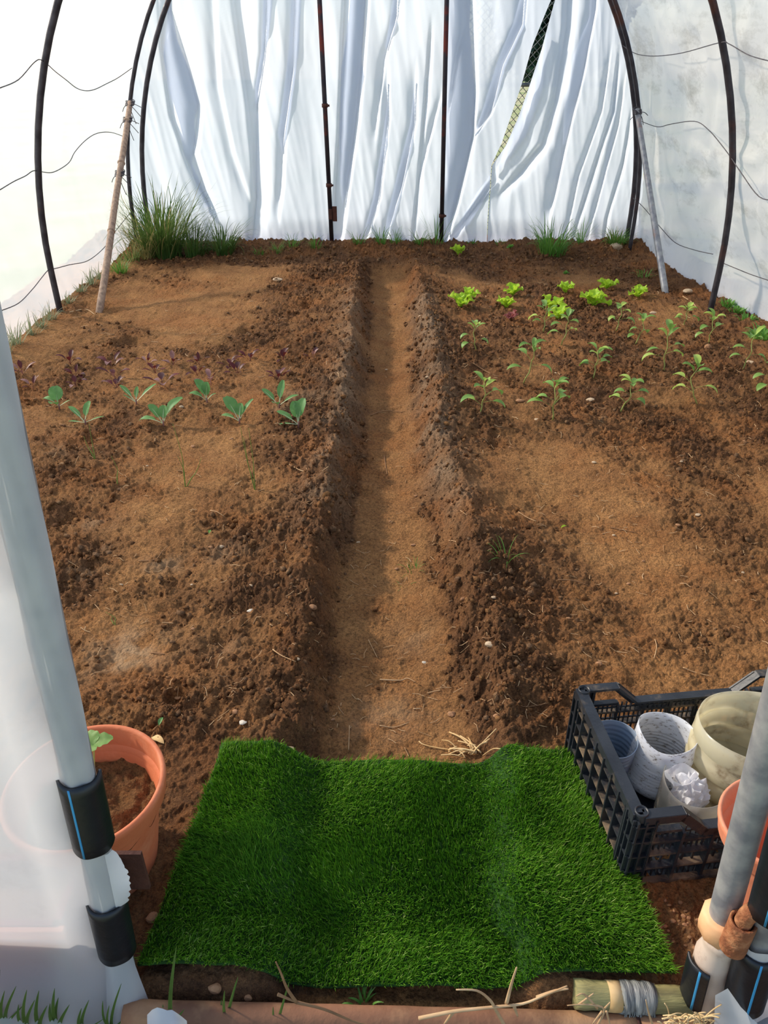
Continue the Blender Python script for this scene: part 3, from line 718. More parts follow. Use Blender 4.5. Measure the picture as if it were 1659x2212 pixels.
def clip(p0, p1, r, a0, a1, label, stripe=None, cat='clip', ragged=.0012, th=.0045):
    """a length of black water pipe slit open and snapped over the post"""
    p0 = Vector(p0); p1 = Vector(p1); u = (p0 - p1).normalized(); t = empty('pipe_clip', p1)
    e1 = Vector((1, 0, 0)); e1 = (e1 - u * e1.dot(u)).normalized(); e2 = u.cross(e1)
    def shell(r0, r1, b0, b1, n=26, k=8, lo=0., hi=1.):
        m = MB(); vs = []; fs = []
        for rr in (r0, r1):
            for i in range(k + 1):
                for j in range(n + 1):
                    a = R(b0 + (b1 - b0) * j / n); s = lo + (hi - lo) * i / k
                    e = ragged * math.sin(a * 5 + 1) if i in (0, k) and hi - lo > .9 else 0
                    vs.append(p1 + (p0 - p1) * s + u * e + (e1 * math.cos(a) + e2 * math.sin(a)) * rr)
        q = (k + 1) * (n + 1)
        for i in range(k):
            for j in range(n):
                a = i * (n + 1) + j; fs.append((a, a + n + 1, a + n + 2, a + 1)); fs.append((q + a, q + a + 1, q + a + n + 2, q + a + n + 1))
        for j in range(n):
            fs.append((j, j + 1, q + j + 1, q + j)); b = k * (n + 1) + j; fs.append((b, q + b, q + b + 1, b + 1))
        for i in range(k):
            a = i * (n + 1); fs.append((a, q + a, q + a + n + 1, a + n + 1)); a += n; fs.append((a, a + n + 1, q + a + n + 1, q + a))
        return m.add(vs, fs)
    shell(r, r + th, a0, a1).build('shell', 'black_pipe', t, org=p1)
    if stripe is not None: shell(r + th * .6, r + th + .0006, stripe - 3, stripe + 3, 3, 6, .01, .99).build('stripe', 'blue_stripe', t, org=p1)
    tag(t, label, cat, 'black pipe clips holding the film')
def on_left(py):
    z = dp(230, py, .77).z; return line_at(LP0, LP1, z)
clip(on_left(1702), on_left(1852), .0295, 185, 372, 'upper black plastic pipe clip with blue stripe on the left door post', 262)
clip(on_left(1972), on_left(2082), .031, 185, 365, 'lower dull black pipe clip on the left door post, near the ground')

# dark red box standing behind the left film
def red_box():
    a = dp(-60, 1970, .82); b = dp(132, 1966, .82); base = Vector(((a.x + b.x) / 2, .872, 0)); w = b.x - a.x + .12; h = a.z + .01
    t = empty('planter_box', (base.x - .06, base.y, -.02)); o = Vector((base.x - .06, base.y, -.02)); m = MB()
    for sx, sy, dx, dy in ((0, -1, w, .015), (0, 1, w, .015), (-1, 0, .015, .15), (1, 0, .015, .15)):
        m.box(o + Vector((sx * (w / 2 - .0075), sy * .0675, h / 2)), (dx, dy, h))
    m.build('walls', 'dark_red_box', t, org=o, smooth=False)
    MB().box(o + Vector((0, 0, h * .4)), (w - .03, .12, h * .8)).build('earth_fill', 'twig', t, org=o, smooth=False)
    MB().box(o + Vector((0, -.078, h - .012)), (w + .02, .012, .024)).build('rim', 'terracotta_pale', t, org=o, smooth=False)
    tag(t, 'dark red planter box seen blurred behind the left door film', 'planter')
red_box()

# ------------------------------------------------------------------ doorway, right side
DR = .78
RP1 = dp(1647, 1655, DR); RP0 = dp(1510, 2178, DR)
def right_post():
    g0 = line_at(RP0, RP1, 0); t = empty('door_post', g0)
    MB().tube([line_at(RP0, RP1, z) for z in (-.12, .3, 1.2, 2.1)], .0245, 20).build('tube', 'galvanised', t, org=g0)
    zs = np.linspace(dp(1563, 2005, DR).z, -.08, 14)
    pts = [line_at(RP0, RP1, z) + Vector((.004 * math.sin(k * 1.3), -.006, 0)) for k, z in enumerate(zs)]
    MB().tube(pts, [.030 + .008 * (k / 13) + .0022 * math.sin(k * 2.3) for k in range(14)], 20).build('film_wrap', 'earthy_film', t, org=g0)
    c = line_at(RP0, RP1, dp(1563, 1995, DR).z); u = (RP1 - RP0).normalized()
    m = MB(); m.tube([c - u * .030, c - u * .022, c, c + u * .024, c + u * .030], [.031, .037, .039, .037, .031], 9); m.tube([c + Vector((.02, -.02, -.012)), c + Vector((.05, -.04, -.022))], .022, 14)
    m.build('saddle', 'peach_fitting', t, org=g0)
    s = dp(1597, 2012, DR - .045); sk = MB()
    sk.lathe([(.0225, -.048), (.0225, .030), (.021, .032), (.0175, .030), (.0175, -.01)], 24, Matrix.Translation(s)); sk.build('hinge_socket', 'rust', t, org=g0)
    tag(t, 'galvanised door post at the right with film wrapped round its foot', 'post')
    return s
SOCK = right_post()
def door_leaf():
    a = dp(1694, 1850, .735); b = dp(1614, 2130, .735); b0 = line_at(a, b, -.02); t = empty('door_leaf', b0)
    top = line_at(a, b, 1.9)
    MB().tube([b0, line_at(a, b, .6), top], .0225, 18).build('frame_tube', 'galvanised', t, org=b0)
    MB().tube([b0 + Vector((0, 0, .02)), b0 + Vector((.9, -.02, .02))], .0225, 14).build('frame_tube', 'galvanised', t, org=b0)
    MB().tube([top, top + Vector((.9, -.02, 0))], .0225, 14).build('frame_tube', 'galvanised', t, org=b0)
    e = line_at(a, b, dp(1642, 1955, .735).z)
    pin = smooth_path([SOCK + Vector((0, 0, -.03)), SOCK + Vector((0, 0, .03)), SOCK + Vector((.004, 0, .052)), SOCK + Vector((.024, .002, .068)), SOCK + Vector((.045, .004, .07)), e + Vector((0, 0, .012))], 5)
    MB().tube(pin, .0145, 14).build('hinge_pin', 'rust', t, org=b0)
    P = []
    for i in range(40):
        z = -.02 + 1.92 * i / 39; c = line_at(a, b, z); row = []
        for j in range(10): row.append((c.x - .029 * math.cos(R(j * 18)), c.y - .029 * math.sin(R(j * 18)) - .002, z))
        for j in range(1, 24): row.append((c.x + .03 + .85 * j / 23, c.y + .004 * math.sin(j * 1.3 + z * 6), z))
        P.append(row)
    cut = int(40 * .098)
    MB().grid(P[:cut + 1]).build('film', FILM_F, t, org=b0)
    # torn film rolled out of the lower clip and the loose flap at the foot
    r = []
    for i in range(7):
        s = i / 6; z = dp(1625, 2066, .72).z - .014 + .045 * (1 - s); c = line_at(a, b, z)
        r.append([(c.x + .031 * math.cos(R(q)) * (1.02 - .1 * s), c.y + .031 * math.sin(R(q)) * (1.02 - .1 * s), z + .006 * math.sin(q * .06 + 1)) for q in range(-200, 40, 12)])
    MB().grid(r).build('film_roll', 'white_film_scrap', t, org=b0)
    f = []
    p = [dp(1545, 2150, .715), dp(1572, 2135, .705), dp(1600, 2175, .70), dp(1640, 2215, .70)]; q = [dp(1542, 2225, .715), dp(1565, 2232, .70), dp(1605, 2235, .69), dp(1650, 2240, .69)]
    for i in range(4): f.append([p[i] + (q[i] - p[i]) * k / 5 for k in range(6)])
    MB().grid(f).build('film_flap', 'white_film_scrap', t, org=b0)
    tag(t, 'open door leaf of pipe and film hinged on the right post', 'door')
    return a, b
DA, DB = door_leaf()
zz = lambda px, py, d: dp(px, py, d).z
clip(line_at(DA, DB, zz(1655, 1780, .72)), line_at(DA, DB, zz(1645, 1985, .72)), .0300, 170, 375, 'upper black pipe clip with bright blue stripe beside the rusty hinge', 236)
clip(line_at(DA, DB, zz(1625, 2066, .715)), line_at(DA, DB, zz(1600, 2182, .715)), .0315, 165, 375, 'black pipe clip with white film rolled inside, on the door leaf', 255)
clip(line_at(RP0, RP1, zz(1540, 2078, .765)) + Vector((-.004, -.004, 0)), line_at(RP0, RP1, zz(1515, 2160, .765)) + Vector((-.004, -.004, 0)), .0375, 165, 246, 'black pipe clip with thin blue line at the right post foot', 222)

# ------------------------------------------------------------------ threshold
def threshold():
    a = dp(270, 2190, .742); b = dp(1530, 2222, .736); t = empty('threshold_tube', ((a.x + b.x) / 2, .75, min(a.z, b.z) - .024)); o = t.location.copy()
    cut = a + (b - a) * .875
    n = 24
    MB().tube([a + (cut - a) * i / n + Vector((0, 0, .0012 * math.sin(i * 2.1))) for i in range(n + 1)], .0245, 20).build('tube', 'rusty_tube', t, org=o)
    MB().tube([cut + (b - cut) * .01, b], .0245, 20).build('tube', 'rusty_tube', t, org=o)
    MB().tube([cut - (b - a) * .003, cut + (b - a) * .003], .0252, 20).build('joint_ring', 'rust_plate', t, org=o)
    tag(t, 'rusty pinkish tube lying across the foot of the doorway', 'tube')
threshold()
def log():
    a = dp(1240, 2146, .778); b = dp(1520, 2166, .772); t = empty('timber_pole', (a.x, a.y, a.z - .027)); o = t.location.copy(); n = 14
    MB().tube([a + (b - a) * i / n for i in range(n + 1)], [.0265 + .0012 * math.sin(i * 1.9) for i in range(n + 1)], 20).build('pole', 'timber', t, org=o)
    p = a + (b - a) * .245; q = a + (b - a) * .345
    MB().tube([p, p + (q - p) * .5, q], [.0275, .028, .0278], 20).build('tape_band', 'dry_straw', t, org=o)
    p = a + (b - a) * .345; q = a + (b - a) * .60; k = 22
    MB().tube([p + (q - p) * i / k + Vector((0, .001 * math.sin(i * 3.1), .0015 * math.sin(i * 5.3))) for i in range(k + 1)], [.0282 + .0020 * abs(math.sin(i * 2.7)) for i in range(k + 1)], 24).build('film_wrap', 'clear_wrap', t, org=o)
    rs = random.Random(4); m = MB()
    for i in range(26):
        s = p + (q - p) * rs.random(); e = s + Vector((rs.uniform(-.01, .02), -.03 - rs.random() * .012, -.012 - rs.random() * .02))
        m.tube(smooth_path([s + Vector((0, -.024, .014)), s + Vector((.003, -.031, -.004)), e], 3), .0009, 4)
    m.build('frayed_strands', 'clear_wrap', t, org=o)
    tag(t, 'greenish timber pole bound with frayed clear film under the mat edge', 'pole')
log()

# ------------------------------------------------------------------ artificial grass mat
MC = [gp(487, 1632), gp(1238, 1642), gp(1452, 2118), gp(306, 2104)]         # far left, far right, near right, near left
def mat_pt(u, v):
    a = np.array([MC[0].x, MC[0].y]); b = np.array([MC[1].x, MC[1].y]); c = np.array([MC[2].x, MC[2].y]); d = np.array([MC[3].x, MC[3].y])
    u = np.asarray(u)[..., None]; v = np.asarray(v)[..., None]
    p = (a * (1 - u) + b * u) * (1 - v) + (d * (1 - u) + c * u) * v
    x = p[..., 0] + .006 * perlin(p[..., 1] * 9, p[..., 0] * 0, 171); y = p[..., 1] + .008 * perlin(p[..., 0] * 7, p[..., 1] * 0, 170) - .022 * (v[..., 0] * np.sin(np.pi * np.clip(u[..., 0] * 1.1, 0, 1)))
    z = np.maximum(base_h(x, y), -.035 + .02 * sstep(.95, .84, y)) + .016 + .006 * np.sin(x * 13 + 1) + .004 * perlin(x * 5, y * 5, 172)
    return x, y, z
def turf_mat():
    m = bpy.data.materials.new('turf_blade'); m.use_nodes = True; MATS['turf_blade'] = m
    n = m.node_tree.nodes; l = m.node_tree.links; p = n['Principled BSDF']; out = n['Material Output']
    a = n.new('ShaderNodeAttribute'); a.attribute_name = 'tint'; cr = n.new('ShaderNodeValToRGB')
    e = cr.color_ramp.elements; e[0].position = 0; e[0].color = (*lin((56, 100, 22)), 1); e[1].position = 1; e[1].color = (*lin((176, 200, 110)), 1)
    q = e.new(.45); q.color = (*lin((90, 146, 34)), 1); q = e.new(.8); q.color = (*lin((130, 174, 48)), 1)
    l.new(a.outputs['Fac'], cr.inputs[0]); l.new(cr.outputs[0], p.inputs['Base Color']); p.inputs['Roughness'].default_value = .6; p.inputs['Specular IOR Level'].default_value = .15
    t = n.new('ShaderNodeBsdfTranslucent'); l.new(cr.outputs[0], t.inputs[0]); ms = n.new('ShaderNodeMixShader'); ms.inputs[0].default_value = .28
    l.new(p.outputs[0], ms.inputs[1]); l.new(t.outputs[0], ms.inputs[2]); l.new(ms.outputs[0], out.inputs[0])
turf_mat()
def turf():
    t = empty('grass_mat', (float(np.mean([c.x for c in MC])), float(np.mean([c.y for c in MC])), 0)); o = np.array(t.location[:])
    nu, nv = 90, 60; U, Vv = np.meshgrid(np.linspace(0, 1, nu), np.linspace(0, 1, nv)); x, y, z = mat_pt(U, Vv)
    b = np_mesh('backing', np.stack([x, y, z], -1).reshape(-1, 3) - o, quads=gridfaces(nv, nu), m='turf_backing', parent=t)
    md = b.modifiers.new('thickness', 'SOLIDIFY'); md.thickness = .006; md.offset = -1
    rs = np.random.RandomState(3); n = 92000
    u = rs.rand(n); v = rs.rand(n) ** .85; x, y, z = mat_pt(u, v)
    fld = fbm(x * 3.2, y * 3.2, 180, 2); ang = 2.6 * fld + .7 * np.sin(x * 8.2 + .6) + rs.randn(n) * .8 - 1.4
    lean = np.clip(.45 + .35 * perlin(x * 4, y * 4, 185) + .25 * rs.randn(n), .05, .8)
    L = .026 * (.7 + .55 * rs.rand(n)); w = .0009 * (.8 + .6 * rs.rand(n))
    dx, dy = np.cos(ang), np.sin(ang); qa = rs.rand(n) * 6.283; sx, sy = np.cos(qa), np.sin(qa)
    B = np.stack([x, y, z - .001], 1) - o; S = np.stack([sx, sy, np.zeros(n)], 1) * w[:, None]
    mid = B + np.stack([dx * np.sin(lean * .5) * L * .55, dy * np.sin(lean * .5) * L * .55, np.cos(lean * .5) * L * .55], 1)
    tip = mid + np.stack([dx * np.sin(lean * 1.35) * L * .5, dy * np.sin(lean * 1.35) * L * .5, np.cos(lean * 1.35) * L * .5], 1)
    V = np.stack([B - S, B + S, mid + S * .85, mid - S * .85, tip], 1).reshape(-1, 3); k = np.arange(n) * 5
    tint = np.clip(.42 + .22 * rs.randn(n) + .25 * fld + (rs.rand(n) < .02) * .5, 0, 1)
    g = np_mesh('grass_blades', V, quads=np.stack([k, k + 1, k + 2, k + 3], 1), tris=np.stack([k + 3, k + 2, k + 4], 1), m='turf_blade', parent=t, smooth=False, attrs={'tint': np.repeat(tint, 5)})
    g['kind'] = 'stuff'
    tag(t, 'thick green artificial grass mat spread just inside the doorway', 'mat')
turf()

# ------------------------------------------------------------------ plastic crate
def crate():
    bl = gp(1337, 1917, .01); fl = gp(1222, 1632, .01); u = (fl - bl); W = .385; ang = math.atan2(u.y, u.x) - math.pi / 2
    L = .58; Ht = .235; Lo = .180; t = empty('plastic_crate', (bl.x, bl.y, .012), ang)
    # local: x along the long side, y from near to far, origin at the near left corner
    def put(m, name, parent, mt='crate_black'): return m.build(name, mt, parent, smooth=False)
    bt = MB(); bt.box((L / 2, W / 2, .004), (L, W, .006))
    base = put(bt, 'floor_tray', t)
    lt = MB()
    for i in range(9): lt.box((L * (i + .5) / 9, W / 2, .012), (.006, W - .02, .012))
    for i in range(6): lt.box((L / 2, W * (i + .5) / 6, .012), (L - .02, .006, .012))
    put(lt, 'floor_lattice', base)
    def end(x, s):
        p = put(MB().box((x, W / 2, Ht - .004), (.024, W - .03, .007)).box((x + s * .012, W / 2, Ht - .013), (.004, W - .02, .024)).box((x - s * .010, W / 2, Ht - .010), (.003, W - .03, .016)), 'end_panel', t)
        for i in range(8):
            yy = .035 + (W - .07) * i / 7
            put(MB().box((x + s * .004, yy, Ht / 2 + .012), (.026, .0045, Ht - .05)), 'rib', p)
        for k, zc in enumerate((.062, .108, .150, .192)): put(MB().box((x + s * .003, W / 2, zc), (.020, W - .05, .005)).box((x - s * .006, W / 2, zc), (.004, W - .05, .013)), 'bar', p, 'crate_worn')
        f = MB()
        for i in range(28):
            yy = .035 + (W - .07) * (i + .5) / 28
            for j in range(4):
                if (i // 4 + j) % 2: f.box((x - s * .006, yy, .062 + .046 * j - .023), (.003, .0035, .046))
        put(f, 'fine_lattice', p)
        put(MB().box((x + s * .002, W / 2, .034), (.004, W - .03, .050)), 'kick_strip', p, 'crate_dusty')
        put(MB().box((x + s * .010, W / 2, .008), (.012, W - .01, .008)), 'foot_flange', p, 'crate_dusty')
    end(.010, -1); end(L - .010, 1)
    def side(y, s):
        top = MB(); e = .105; sl_ = .055
        prof_ = [(.02, Ht), (e, Ht), (e + sl_, Lo), (L - e - sl_, Lo), (L - e, Ht), (L - .02, Ht)]
        for (x0, z0), (x1, z1) in zip(prof_[:-1], prof_[1:]):
            d = math.hypot(x1 - x0, z1 - z0); rot = Matrix.Rotation(-math.atan2(z1 - z0, x1 - x0), 3, 'Y')
            top.box(((x0 + x1) / 2, y, (z0 + z1) / 2 - .004), (d + .004, .022, .007), rot)
            top.box(((x0 + x1) / 2, y + s * .010, (z0 + z1) / 2 - .012), (d + .003, .004, .022), rot)
        p = put(top, 'side_panel', t)
        for i in range(8):
            xx = .045 + (L - .09) * i / 7; hh = (Ht if xx < e + .01 or xx > L - e - .01 else Lo) - .012
            put(MB().box((xx, y + s * .003, hh / 2 + .004), (.0065, .018, hh)), 'rib', p)
        for zc in (.056, .102, .146): put(MB().box((L / 2, y + s * .002, zc), (L - .06, .016, .006)), 'bar', p, 'crate_worn')
        for xx in (.068, L - .068): put(MB().box((xx, y, Lo - .004), (.085, .014, .008)), 'bar', p)
        f = MB(); n = 40
        for i in range(n):
            xx = .045 + (L - .09) * (i + .5) / n
            f.box((xx, y - s * .003, (.012 + .056) / 2), (.0030, .004, .044)); f.box((xx, y - s * .003, .124), (.0030, .004, .044))
            if i % 2: f.box((xx, y - s * .003, .079), (.0045, .004, .046))
            f.box((xx, y - s * .003, .162), (.0030, .004, .032))
        for zc in (.034, .124, .162): f.box((L / 2, y - s * .003, zc), (L - .09, .004, .0035))
        put(f, 'fine_lattice', p)
        put(MB().box((L / 2, y + s * .008, .008), (L - .02, .014, .010)), 'foot_flange', p, 'crate_dusty')
    side(.010, -1); side(W - .010, 1)
    for cx, sx in ((.0, 1), (L, -1)):
        for cy, sy in ((.0, 1), (W, -1)):
            m = MB(); m.box((cx + sx * .026, cy + sy * .009, Ht / 2), (.046, .004, Ht - .006)); m.box((cx + sx * .009, cy + sy * .026, Ht / 2), (.004, .046, Ht - .006))
            for q in (.006, .024, .046): m.box((cx + sx * q, cy + sy * .003, Ht / 2 - .004), (.004, .014, Ht - .02)); m.box((cx + sx * .003, cy + sy * q, Ht / 2 - .004), (.014, .004, Ht - .02))
            for zc in (.055, .105, .155, .205): m.box((cx + sx * .024, cy + sy * .003, zc), (.044, .012, .004)); m.box((cx + sx * .003, cy + sy * .024, zc), (.012, .044, .004))
            put(m, 'corner_post', t)
            m = MB(); m.lathe([(.0150, Ht - .02), (.0150, Ht + .001), (.0140, Ht + .003), (.0120, Ht + .003), (.0110, Ht - .008), (.0005, Ht - .008)], 20, Matrix.Translation((cx + sx * .016, cy + sy * .016, 0))); m.build('stacking_cup', 'crate_black', t)
    tag(t, 'black lattice plastic crate dusted with soil beside the grass mat', 'crate')
crate()

def depth(p): return p.y * math.cos(PITCH) + (EYE - p.z) * math.sin(PITCH)
def vessel(name, px, py, rpx, zr, z0, m, label, cat, prof_, wav=.004, tilt=(0, 0), seed=1, nrim=40, th=.0016, inner=None):
    """prof_: (relative radius, relative height) from foot to cut rim"""
    c = gp(px, py, zr); r = rpx * depth(c) / F; h = zr - z0
    base = Vector((c.x - math.sin(R(tilt[0])) * h, c.y - math.sin(R(tilt[1])) * h, z0)); t = empty(name, base)
    M = Matrix.Translation(base) @ Matrix.Rotation(R(tilt[0]), 4, 'Y') @ Matrix.Rotation(-R(tilt[1]), 4, 'X'); k = len(prof_)
    def wob(i, a):
        s = i / (k - 1); e = wav * (math.sin(2 * a + seed) + .5 * math.sin(3 * a + seed * 2.1)) * s ** 6
        return (.015 * r * math.sin(2 * a + seed * 1.7) * s, e)
    MB().lathe([(q * r, z * h) for q, z in prof_], nrim, M, wob).build('body', m, t, org=base, solid=th)
    fr = prof_[0][0] * r; MB().lathe([(.001, .0), (fr * .6, .002), (fr, .0)], nrim, M).build('bottom', m, t, org=base, solid=th)
    if inner:
        q = inner; ri = np.interp(q, [p[1] for p in prof_], [p[0] for p in prof_]) * r * .97
        MB().lathe([(.001, q * h), (ri * .5, q * h + .004), (ri, q * h)], nrim, M).build('soil_residue', 'cup_inside_dirt', t, org=base)
    tag(t, label, cat, 'cut bottles and cups in the crate')
    return c, r
def ribs(n, r0, r1, amp, z0=.1, z1=.85, tail=None):
    p = [(r0 * .9, 0), (r0, .03)]
    k = n * 4
    for i in range(k + 1):
        s = i / k; z = z0 + (z1 - z0) * s; p.append((r0 + (r1 - r0) * s + amp * (1 if i % 4 == 2 else .2 if i % 2 else 0), z))
    return p + (tail or [(r1, 1.0)])
ZC = .034
vessel('plastic_cup', 1327, 1594, 49, .185, ZC, 'cup_blue', 'bluish ribbed plastic cup in the crate corner by its end wall', 'cup', ribs(8, .78, .96, .045, .06, .92, [(.985, .95), (1.0, .985), (1.0, 1.0)]), .0015, (-3, -6), 1, inner=.12)
vessel('cut_bottle', 1442, 1580, 63, .205, ZC, 'cup_white', 'white ribbed bottle cut open, second vessel from the crate end', 'bottle', [(.75, 0), (.95, .05), (1.03, .16)] + [(1.03 + (.035 if i % 3 == 1 else 0), .18 + .42 * i / 21) for i in range(22)] + [(1.05, .64), (1.03, .75), (1.0, .88), (.98, 1.0)], .006, (2, 2), 2.4, inner=.2)
vessel('cut_bottle', 1622, 1566, 108, .265, ZC, 'yellow_plastic', 'large cloudy yellowish bottle cut open, tallest vessel in the crate', 'bottle', [(.85, 0), (.97, .03), (1.0, .10), (1.0, .2), (.91, .23), (1.0, .27), (1.01, .45), (.92, .49), (1.0, .53), (1.01, .70), (.925, .74), (1.0, .79), (1.0, .9), (.98, 1.0)], .012, (0, -2), .4, 56)
cc, cr_ = vessel('cut_bottle', 1503, 1688, 67, .165, ZC, 'clear_plastic', 'see-through cut bottle holding a crumpled white bag', 'bottle', [(.9, 0), (.98, .04), (1.0, .1), (1.0, .5), (1.0, .8), (1.0, 1.0)], .004, (0, 0), 3, inner=None)
def bag():
    b = bmesh.new(); bmesh.ops.create_icosphere(b, subdivisions=4, radius=1); base = Vector((cc.x - .012, cc.y - .006, ZC + .004)); m = MB(); vs = []
    for v in b.verts:
        p = v.co.normalized(); n = 1 + .30 * abs(float(perlin(np.array(p.x * 2.6 + 3), np.array(p.y * 2.6 + p.z * 2.1), 200))) * 2 - .2 + .12 * abs(float(perlin(np.array(p.x * 7), np.array(p.z * 7 + p.y * 3), 201)))
        q = Vector((p.x * .040, p.y * .036, p.z * .066)) * n; q.x += .006 * math.sin(p.z * 3); q.z += .074; vs.append(base + q)
    zmin = min(v.z for v in vs); vs = [v - Vector((0, 0, zmin - base.z)) for v in vs]
    m.add(vs, [[v.index for v in f.verts] for f in b.faces]); b.free()
    t = empty('plastic_bag', base); m.build('crumpled_film', 'bag_white', t, org=base, smooth=False)
    P = []                                                     # open mouth of the bag lying over the bottle's edge
    c = base + Vector((-.020, .012, .118))
    for i in range(5):
        P.append([c + Vector((math.cos(a) * (.022 + .004 * i + .004 * math.sin(5 * a)), math.sin(a) * (.014 + .003 * i), .007 * i + .006 * math.sin(3 * a + i))) for a in np.linspace(0, 2 * math.pi, 25)])
    MB().grid(P).build('bag_mouth', 'bag_white', t, org=base)
    tag(t, 'crumpled white plastic bag stuffed into the see-through bottle', 'bag')
bag()

# ------------------------------------------------------------------ terracotta pots
def pot(c, r, zr, z0, m, label, soil=None, tilt=(0, 0), foot=.66):
    base = Vector((c.x, c.y, z0)); h = zr - z0; t = empty('flower_pot', base); M = Matrix.Translation(base) @ Matrix.Rotation(R(tilt[0]), 4, 'Y') @ Matrix.Rotation(-R(tilt[1]), 4, 'X')
    f = r * foot
    def at_(s): return f + (r * .93 - f) * s
    body = [(f * .96, .0), (f, .008)] + [(at_(s), h * s) for s in (.15, .3, .45, .6, .72, .80)] + [(r * .955, h * .82)]
    MB().lathe(body, 56, M).build('body', m, t, org=base)
    rim = [(r * .955, h * .815), (r * .97, h * .83), (r * .985, h * .93), (r, h * .95), (r * 1.0, h * .985), (r * .985, h), (r * .945, h), (r * .925, h * .98), (r * .91, h * .80), (r * .875, h * .765), (r * .84, h * .74), (r * .80, h * .60), (f * .92, h * .1), (.002, h * .08)]
    MB().lathe(rim, 56, M).build('rim', m, t, org=base)
    if soil:
        ri = r * .845; V = []; nr_, na_ = 26, 72; P = []
        for i in range(nr_):
            rr = ri * (i / (nr_ - 1)) ** .8 + 1e-4; row = []
            for j in range(na_ + 1):
                a = 2 * math.pi * j / na_; x = base.x + rr * math.cos(a); y = base.y + rr * math.sin(a)
                row.append((x, y, z0 + h * soil + .012 * float(clods(np.array(x / .022), np.array(y / .022), 7, .7)) + .012 * float(fbm(np.array(x * 26), np.array(y * 26), 210, 3))))
            P.append(row)
        e_ = MB().grid(P).build('earth', SOIL, t, org=base); at2 = e_.data.attributes.new('loose', 'FLOAT', 'POINT'); at2.data.foreach_set('value', [.6] * len(e_.data.vertices))
    tag(t, label, 'pot', 'terracotta pots by the doorway')
    return base
c = gp(182, 1692, .275); POT = pot(c, 170 * depth(c) / F, .275, .0, 'terracotta', 'orange terracotta pot filled with soil behind the left door post', soil=.66)
c = gp(1690, 1772, .37); c2 = gp(1722, 1930, .20)
pot(Vector((.805, .893, 0)), .112, .215, -.005, 'terracotta', 'lower terracotta pot at the right, carrying another pot', foot=.72)
pot(Vector((.775, .900, 0)), .112, .365, .11, 'terracotta_pale', 'pale terracotta pot stacked in another in front of the crate', tilt=(-6, 3), foot=.6)

# ------------------------------------------------------------------ leaves and plants
def leaf(mb, base, yaw, pitch, L, W, droop=.8, pet=.3, fold=.15, n=9, ruffle=0., side=2, prof_=None, twist=0., petw=.06, rng=random):
    """petiole and blade as one bent ribbon"""
    base = Vector(base); pos = base.copy(); ph = pitch; rows = []; ca, sa = math.cos(yaw), math.sin(yaw); step = L / n
    ph0 = rng.random() * 6
    for i in range(n + 1):
        s = i / n
        if s < pet: w = W * petw
        else:
            q = (s - pet) / (1 - pet); w = W * (prof_(q) if prof_ else math.sin(math.pi * min(q * .96 + .04, 1)) ** .75 * (1.15 - .35 * q))
            w = max(w, W * petw * (1 - q) + .0003)
        d = Vector((ca * math.cos(ph), sa * math.cos(ph), math.sin(ph))); sd_ = Vector((-sa, ca, 0)) * math.cos(twist) + d.cross(Vector((-sa, ca, 0))) * math.sin(twist); up = sd_.cross(d) * -1
        row = []
        for k in range(-side, side + 1):
            f = k / side; rf = ruffle * abs(f) ** 1.5 * math.sin(s * 17 + f * 2.4 + ph0) * (1 if s > pet else 0)
            row.append(pos + sd_ * (w * .5 * f) + up * (-fold * w * abs(f) * -1 + rf * W))
        rows.append(row); pos = pos + d * step; ph -= droop / n * (0.4 + 1.2 * s)
    mb.grid(rows); return mb
def pepper(pb, hpx, label, seed, lean=0.0, light=.3):
    b = ground(*pb); rs = random.Random(seed); t = empty('pepper_seedling', b)
    h = hpx * depth(b) / F * 1.12
    pts = [b + Vector((0, 0, -.015))]; k = 7
    for i in range(1, k + 1):
        s = i / k; pts.append(b + Vector((lean * h * math.sin(s * 2.2) + .004 * math.sin(i * 2 + seed), .01 * math.sin(i * 1.3 + seed), h * .88 * s)))
    MB().tube(pts, [.0040 - .0018 * i / k for i in range(k + 1)], 7).build('stem', 'pepper_stem', t, org=b)
    n = rs.randint(3, 4); y0 = rs.random() * 6.28
    for i in range(n):
        s = .30 + .38 * i / n + .05 * rs.random(); p = pts[0].lerp(pts[-1], s); q = int(s * k); p = pts[q].lerp(pts[min(q + 1, k)], s * k - q)
        yw = (0.2 if i % 2 else math.pi - .2) + rs.uniform(-.7, .7)
        leaf(MB(), p, yw, rs.uniform(.35, .8), rs.uniform(.095, .14) * (h / .2) ** .6, rs.uniform(.036, .050), rs.uniform(1.5, 2.3), .42, .18, 10, rng=rs).build('leaf', 'pepper_leaf_light' if rs.random() < light else 'pepper_leaf', t, org=b)
    for i in range(rs.randint(4, 5)):
        yw = y0 + i * 1.45 + rs.uniform(-.3, .3)
        leaf(MB(), pts[-1 - (i % 2)], yw, rs.uniform(.5, 1.1), rs.uniform(.065, .10) * (h / .2) ** .6, rs.uniform(.028, .042), rs.uniform(.9, 1.7), .2, .25, 9, rng=rs).build('leaf', 'pepper_leaf_light' if rs.random() < light * .7 else 'pepper_leaf', t, org=b)
    tag(t, label, 'seedling', 'pepper seedlings in the right bed')
